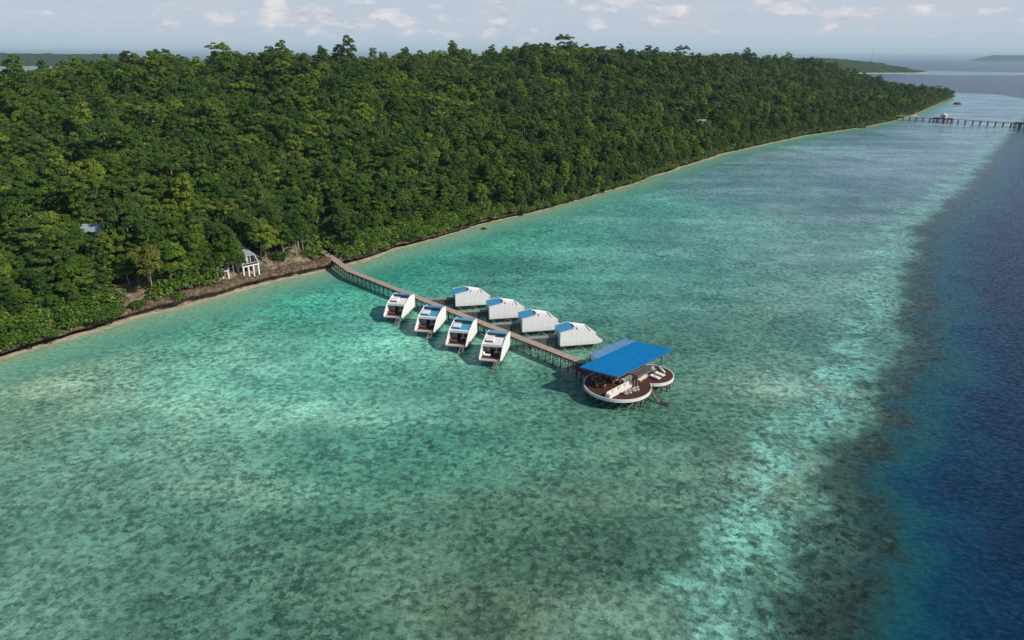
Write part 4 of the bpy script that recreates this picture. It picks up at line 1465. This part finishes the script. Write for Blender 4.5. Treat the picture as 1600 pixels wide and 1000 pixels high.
TREE_KINDS = [('round', 'rounded'), ('round', 'rounded'), ('round', 'rounded'), ('layered', 'layered'), ('layered', 'layered'), ('tall', 'tall narrow'), ('tall', 'tall narrow'), ('emergent', 'high flat-crowned'), ('umbrella', 'umbrella-topped'), ('conifer', 'tiered conical')]
CROWN, TRUNK, WHOLE = [], [], []
for i, (kd, nm) in enumerate(TREE_KINDS):
    g = np.random.default_rng(100 + i)
    sq = {'layered': 0.5, 'umbrella': 0.35, 'conifer': 0.35, 'emergent': 0.55}.get(kd, 0.8)
    per = {'conifer': 230}.get(kd, 255)
    V, F_, T = leaf_cloud(crown_clumps(kd, g), 0.27 if kd != 'conifer' else 0.28, per, g, sq)
    CROWN.append(raw_mesh('crown', V, F_, m_leaf, {'tint': ('FLOAT', T)}))
    th = {'round': 8.5, 'layered': 11, 'tall': 13, 'emergent': 13.5, 'umbrella': 14.5, 'conifer': 19}[kd]
    tm = trunk_part(th, 0.27 if kd != 'emergent' else 0.32, g, 5, 2.4)
    TRUNK.append(tm.mesh('trunk', m_bark))
    # trunk and crown as one mesh, for the trees of the far wood
    tv_, tf_ = np.array([tuple(v) for v in tm.v]), [f for f in tm.f if len(f) == 4]
    wm = raw_mesh('wood_tree', np.concatenate([V, tv_]), np.concatenate([F_, np.array(tf_) + len(V)]), [m_leaf, m_bark], {'tint': ('FLOAT', np.concatenate([T, np.zeros(len(tv_))]))})
    wm.polygons.foreach_set('material_index', np.concatenate([np.zeros(len(F_), np.int32), np.ones(len(tf_), np.int32)]))
    WHOLE.append(wm)
SHRUB = []
for i in range(3):
    g = np.random.default_rng(300 + i)
    V, F_, T = leaf_cloud(crown_clumps('shrub', g), 0.26, 120, g, 0.9)
    SHRUB.append(raw_mesh('coastal_shrub', V, F_, m_leaf, {'tint': ('FLOAT', T), 'young': ('FLOAT', np.ones(len(T)))}))

for v in SV:
    for a, b, r in ((2.8, 2.5, 2.9), (2.8, -1.0, 2.6)):
        c, s = math.cos(v.rotation_euler.z), math.sin(v.rotation_euler.z)
        EXCL.append((v.location.x + a * c - b * s, v.location.y + a * s + b * c, r))


def blocked(x, y, extra=0.0):
    if seg_dist(x, y, PIER[0], PIER[1]) < 2.6 + extra:
        return True
    return any((x - ex) ** 2 + (y - ey) ** 2 < (er + extra) ** 2 for ex, ey, er in EXCL)


# candidate tree sites on a jittered triangular lattice over the whole wood
sites = []
g = np.random.default_rng(5)
t = -150.0
rowi = 0
while t < 1330:
    step = 4.1 + max(0, t - 200) * 0.0012
    s_ = (5.0 if t < 170 else 3.0) + (rowi % 2) * step / 2
    while s_ < 345:
        tt, q = t + g.normal() * 1.5, s_ + g.normal() * 1.5
        sites.append((tt, q))
        s_ += step * (0.8 if s_ < 30 else 1.0)
    t += step * 0.87
    rowi += 1
S_ = np.array(sites)
sx, sy = xy_of(S_[:, 0], coast(S_[:, 0]) + S_[:, 1])
sz, sdd, stt = ground(sx, sy)
trees = []
for x, y, zz, d, t, q in zip(sx, sy, sz, sdd, stt, S_[:, 1]):
    if d < (4.2 if t < 170 else 2.6) or zz < 1:
        continue
    bare = 26 < t < 84
    if bare and d < 11 and not (d > 7.5 and g.random() < 0.8):
        continue
    if blocked(x, y, 0.6):
        continue
    edge = np.clip((d - 4) / 16, 0, 1) if t < 170 else np.clip((d + 3) / 14, 0, 1)
    kr = g.random()
    kr = float(np.clip(kr + 0.25 * mnoise.noise((x * 0.02, y * 0.02, 7.0)), 0, 0.999))
    k = int(g.integers(0, 3)) if kr < 0.40 else int(g.integers(3, 5)) if kr < 0.62 else int(g.integers(5, 7)) if kr < 0.90 else 7 if kr < 0.965 else 8 if kr < 0.968 else int(g.integers(0, 3))
    pn = mnoise.noise((x * 0.035, y * 0.035, 2.0))
    sc = (0.5 + 0.5 * edge) * (0.66 + 0.68 * g.random() + 0.3 * pn + (0.4 if g.random() < 0.07 else 0))
    if d > 140 and g.random() < 0.06:
        k = int((5, 6, 7, 5, 6, 3)[int(g.integers(0, 6))])
        sc *= 1.15 + 0.25 * g.random()
    elif 20 < d and g.random() < 0.05:
        k, sc = 7, sc * 1.15
    if k in (7, 8) and edge < 1:
        k = 0
    big = 0.75 + 0.10 * smst((d - 60) / 120)
    if t > 1100:
        sc *= 0.82
    trees.append([x, y, zz, d, t, k, sc * big, g.random() * 6.28])
for px, py, k, sc in ((268, 455, 1, 0.9), (312, 449, 5, 0.95), (324, 446, 2, 0.7), (366, 432, 0, 0.75), (420, 416, 1, 0.85), (447, 408, 2, 0.8), (464, 400, 5, 0.75), (300, 452, 2, 0.5), (286, 452, 0, 0.52), (296, 450, 1, 0.5), (306, 446, 0, 0.7), (338, 439, 0, 0.56), (351, 436, 2, 0.54), (330, 441, 6, 0.5), (360, 433, 1, 0.6), (375, 431, 0, 0.5), (372, 428, 6, 0.62), (280, 450, 1, 0.85), (474, 394, 0, 0.7), (488, 389, 2, 0.6), (536, 385, 0, 0.8), (552, 392, 1, 0.6), (240, 462, 0, 0.9), (408, 408, 2, 0.9), (380, 398, 0, 0.9)):
    p = on_ground(px, py)
    trees.append([p.x, p.y, p.z, 8.0, 50.0, k, sc, px * 0.1])
T_ = np.array(trees)
pr = np.array([project((a[0], a[1], a[2] + 7)) for a in trees])
inf = (pr[:, 0] > -40) & (pr[:, 0] < 1640) & (pr[:, 2] > 0)
dist = np.hypot(T_[:, 0], T_[:, 1])
order = np.argsort(np.where(inf, dist, 1e9))
NEAR = order[:290]
nearset = set(int(i) for i in NEAR)

ORD = 'first second third fourth fifth sixth seventh eighth ninth tenth eleventh twelfth thirteenth fourteenth fifteenth sixteenth seventeenth eighteenth nineteenth'.split()
TENS = {2: 'twent', 3: 'thirt', 4: 'fort', 5: 'fift', 6: 'sixt', 7: 'sevent', 8: 'eight', 9: 'ninet'}


def ordinal(n):
    if n < 20:
        return ORD[n - 1]
    if n > 99:
        return 'hundred and ' + ordinal(n - 100) if n > 100 else 'hundredth'
    a, b = divmod(n, 10)
    return (TENS[a] + 'ieth') if b == 0 else (TENS[a] + 'y-' + ORD[b - 1])


LM = [('the tall columned villa', SV[0].location), ('the low white deck house', SV[1].location), ('the nearly hidden white house', SV[2].location), ('the pier root', PIER[0]), ('the pale roofed cabin', bpy.data.objects['cabin'].location), ('the small shallows rock', at(757, 358, 0)), ('the white pier hut', bpy.data.objects['hut'].location)]
LMts = [ts_of(p.x, p.y) for _, p in LM]


def place_words(items):
    """For each (t, s) the nearest landmark, a direction and the rank in that direction."""
    res, groups = [None] * len(items), {}
    for i, (t, s) in enumerate(items):
        j = min(range(len(LM)), key=lambda q: (LMts[q][0] - t) ** 2 + (LMts[q][1] - s) ** 2)
        dt, ds = t - LMts[j][0], s - LMts[j][1]
        a = math.degrees(math.atan2(ds, dt))
        w = 'uphill from' if 60 <= a <= 120 else 'uphill headland side of' if 15 <= a < 60 else 'uphill near side of' if 120 < a <= 165 else 'on the headland side of' if -60 < a < 15 else 'seaward of' if -120 <= a <= -60 else 'on the near side of'
        groups.setdefault((j, w), []).append((math.hypot(dt, ds), i))
    for (j, w), l in groups.items():
        for n, (_, i) in enumerate(sorted(l)):
            res[i] = (ordinal(n + 1), w, LM[j][0])
    return res


pw = place_words([ts_of(T_[i, 0], T_[i, 1]) for i in NEAR])
for (o_, w, lm), i in zip(pw, NEAR):
    x, y, zz, d, t, k, sc, rz = T_[i]
    k = int(k)
    r = thing('jungle_tree', (x, y, zz - 0.2), rz, '%s green tree, %s %s %s' % (TREE_KINDS[k][1], o_, w, lm), 'tree', 'nearest trees of the wooded slope')
    r.scale = (sc, sc, sc)
    link('trunk', TRUNK[k], r)
    link('crown', CROWN[k], r)

# skyline characters
def ridge_point(px):
    d = Fw + Rv * ((px - 800) / FPX) + Uv * ((500 - 75) / FPX)
    L = math.hypot(d[0], d[1])
    k = np.arange(150, 700, 3.0)
    X, Y = d[0] / L * k, d[1] / L * k
    Z = ground(X, Y)[0]
    el = (Z - H) / k
    i = int(np.argmax(el > el.max() - 0.014))
    return Vector((X[i], Y[i], Z[i]))


for px, k, sc, lb in ((300, 9, 1.25, 'tiered conical tree rising well above the ridge line'), (108, 8, 1.35, 'umbrella-topped tree standing open on the ridge by the far hill'), (486, 8, 1.2, 'umbrella-topped tree on the ridge, midway between the conical one and the summit')):
    p = ridge_point(px)
    r = thing('ridge_tree', p, 1.0, lb, 'tree', 'tall trees on the ridge')
    r.scale = (sc, sc, sc)
    link('trunk', TRUNK[k], r)
    link('crown', CROWN[k], r)

# shrubs along the top of the shore rock
shr = []
for t in np.arange(-22, 175, 2.8):
    for d0 in (-0.4, 2.0, 5.2, 9.2, 13.5):
        tt, d = t + g.normal() * 0.7, d0 + g.normal() * 0.6
        if 28 < tt < 84 and g.random() < 0.8:
            continue
        x, y = xy_of(tt, float(coast(tt)) + d)
        if blocked(float(x), float(y), 0.3):
            continue
        u, v, f = project((x, y, 4))
        if u < -20 or u > 1620:
            continue
        shr.append((float(x), float(y), tt, d))
for px, py in ((284, 452), (291, 451), (299, 449), (329, 443), (275, 455), (268, 458), (256, 462)):
    p = on_ground(px, py)
    shr.append((p.x, p.y, 50.0, 9.0))
pw = place_words([ts_of(a[0], a[1]) for a in shr])
for (o_, w, lm), (x, y, t, d) in zip(pw, shr):
    sc = 0.75 + 0.5 * g.random() + 0.07 * d
    o = link('coastal_shrub', SHRUB[int(g.integers(0, 3))], None, (x, y, max(1.9 if d < 1 else 2.6, float(ground(x, y)[0])) - 0.1), g.random() * 6.28, (sc * 1.1, sc * 1.1, sc))
    tag(o, 'light green shelf shrub, %s %s %s' % (o_, w, lm), 'shrub', 'shrubs along the rock shelf')

# the rest of the wood: one object, tree shapes instanced at its points
src = bpy.data.collections.new('wood_tree_shapes')
for i, me in enumerate(WHOLE[:9] + SHRUB[:2]):
    src.objects.link(bpy.data.objects.new('wood_tree_%02d' % i, me))
P, SCL, ROT, IDX = [], [], [], []
for i, (x, y, zz, d, t, k, sc, rz) in enumerate(trees):
    if i in nearset or (not inf[i] and dist[i] > 330):
        continue
    P.append((x, y, zz - 0.3))
    SCL.append(sc)
    ROT.append(rz)
    IDX.append(k)
for t in np.concatenate([np.arange(175, 500, 2.6), np.arange(500, 1325, 3.4)]):
    for d0 in (-0.4, 1.8, 4.4):
        tt, d = t + g.normal(), d0 + g.normal() * 0.7
        x, y = xy_of(tt, float(coast(tt)) + d)
        P.append((x, y, max(1.3 if d < 1 else 2.2, float(ground(x, y)[0])) - 0.3))
        small = d0 > 0 and g.random() < 0.75
        SCL.append(0.36 + 0.26 * g.random() if small else 0.75 + 0.45 * g.random() + 0.05 * d)
        ROT.append(g.random() * 6.28)
        IDX.append(int(g.integers(0, 5)) if small else 9 + int(g.integers(0, 2)))
me = bpy.data.meshes.new('forest')
me.vertices.add(len(P))
me.vertices.foreach_set('co', np.array(P, np.float32).ravel())
for nm, typ, arr in (('scl', 'FLOAT', np.array(SCL, np.float32)), ('rot', 'FLOAT', np.array(ROT, np.float32)), ('idx', 'INT', np.array(IDX, np.int32))):
    a = me.attributes.new(nm, typ, 'POINT')
    a.data.foreach_set('value', arr)
forest = link('forest', me)
tag(forest, 'dense green rainforest covering the hill up to the ridge and headland', 'forest', kind='stuff')
ng = bpy.data.node_groups.new('forest', 'GeometryNodeTree')
ng.interface.new_socket(name='Geometry', in_out='INPUT', socket_type='NodeSocketGeometry')
ng.interface.new_socket(name='Geometry', in_out='OUTPUT', socket_type='NodeSocketGeometry')
gi, go = ng.nodes.new('NodeGroupInput'), ng.nodes.new('NodeGroupOutput')
ci = ng.nodes.new('GeometryNodeCollectionInfo')
ci.inputs['Collection'].default_value = src
ci.inputs['Separate Children'].default_value = True
ci.inputs['Reset Children'].default_value = True
ip = ng.nodes.new('GeometryNodeInstanceOnPoints')
ip.inputs['Pick Instance'].default_value = True


def named(nm, typ):
    a = ng.nodes.new('GeometryNodeInputNamedAttribute')
    a.data_type = typ
    a.inputs['Name'].default_value = nm
    return next(o for o in a.outputs if o.enabled and o.name == 'Attribute')


cx = ng.nodes.new('ShaderNodeCombineXYZ')
ng.links.new(named('rot', 'FLOAT'), cx.inputs[2])
ng.links.new(gi.outputs[0], ip.inputs['Points'])
ng.links.new(ci.outputs[0], ip.inputs['Instance'])
ng.links.new(named('idx', 'INT'), ip.inputs['Instance Index'])
ng.links.new(cx.outputs[0], ip.inputs['Rotation'])
ng.links.new(named('scl', 'FLOAT'), ip.inputs['Scale'])
ng.links.new(ip.outputs[0], go.inputs[0])
md = forest.modifiers.new('wood', 'NODES')
md.node_group = ng
print('forest', len(P), 'near', len(NEAR), 'shrubs', len(shr))

# ------------------------------------------------------------------ air
m_air, N = new_mat('sea_haze')
vol = N.n('ShaderNodeVolumePrincipled', None, Density=5.5e-5, Anisotropy=0.0)
vol.inputs['Color'].default_value = (0.66, 0.85, 1.0, 1)
N.n('ShaderNodeOutputMaterial', None, Volume=vol.outputs[0])
hz = MB().box((0, 30000, 62), (110000, 64000, 136)).build('haze', m_air)
tag(hz, 'faint blue sea haze over the whole bay', 'haze', kind='stuff')
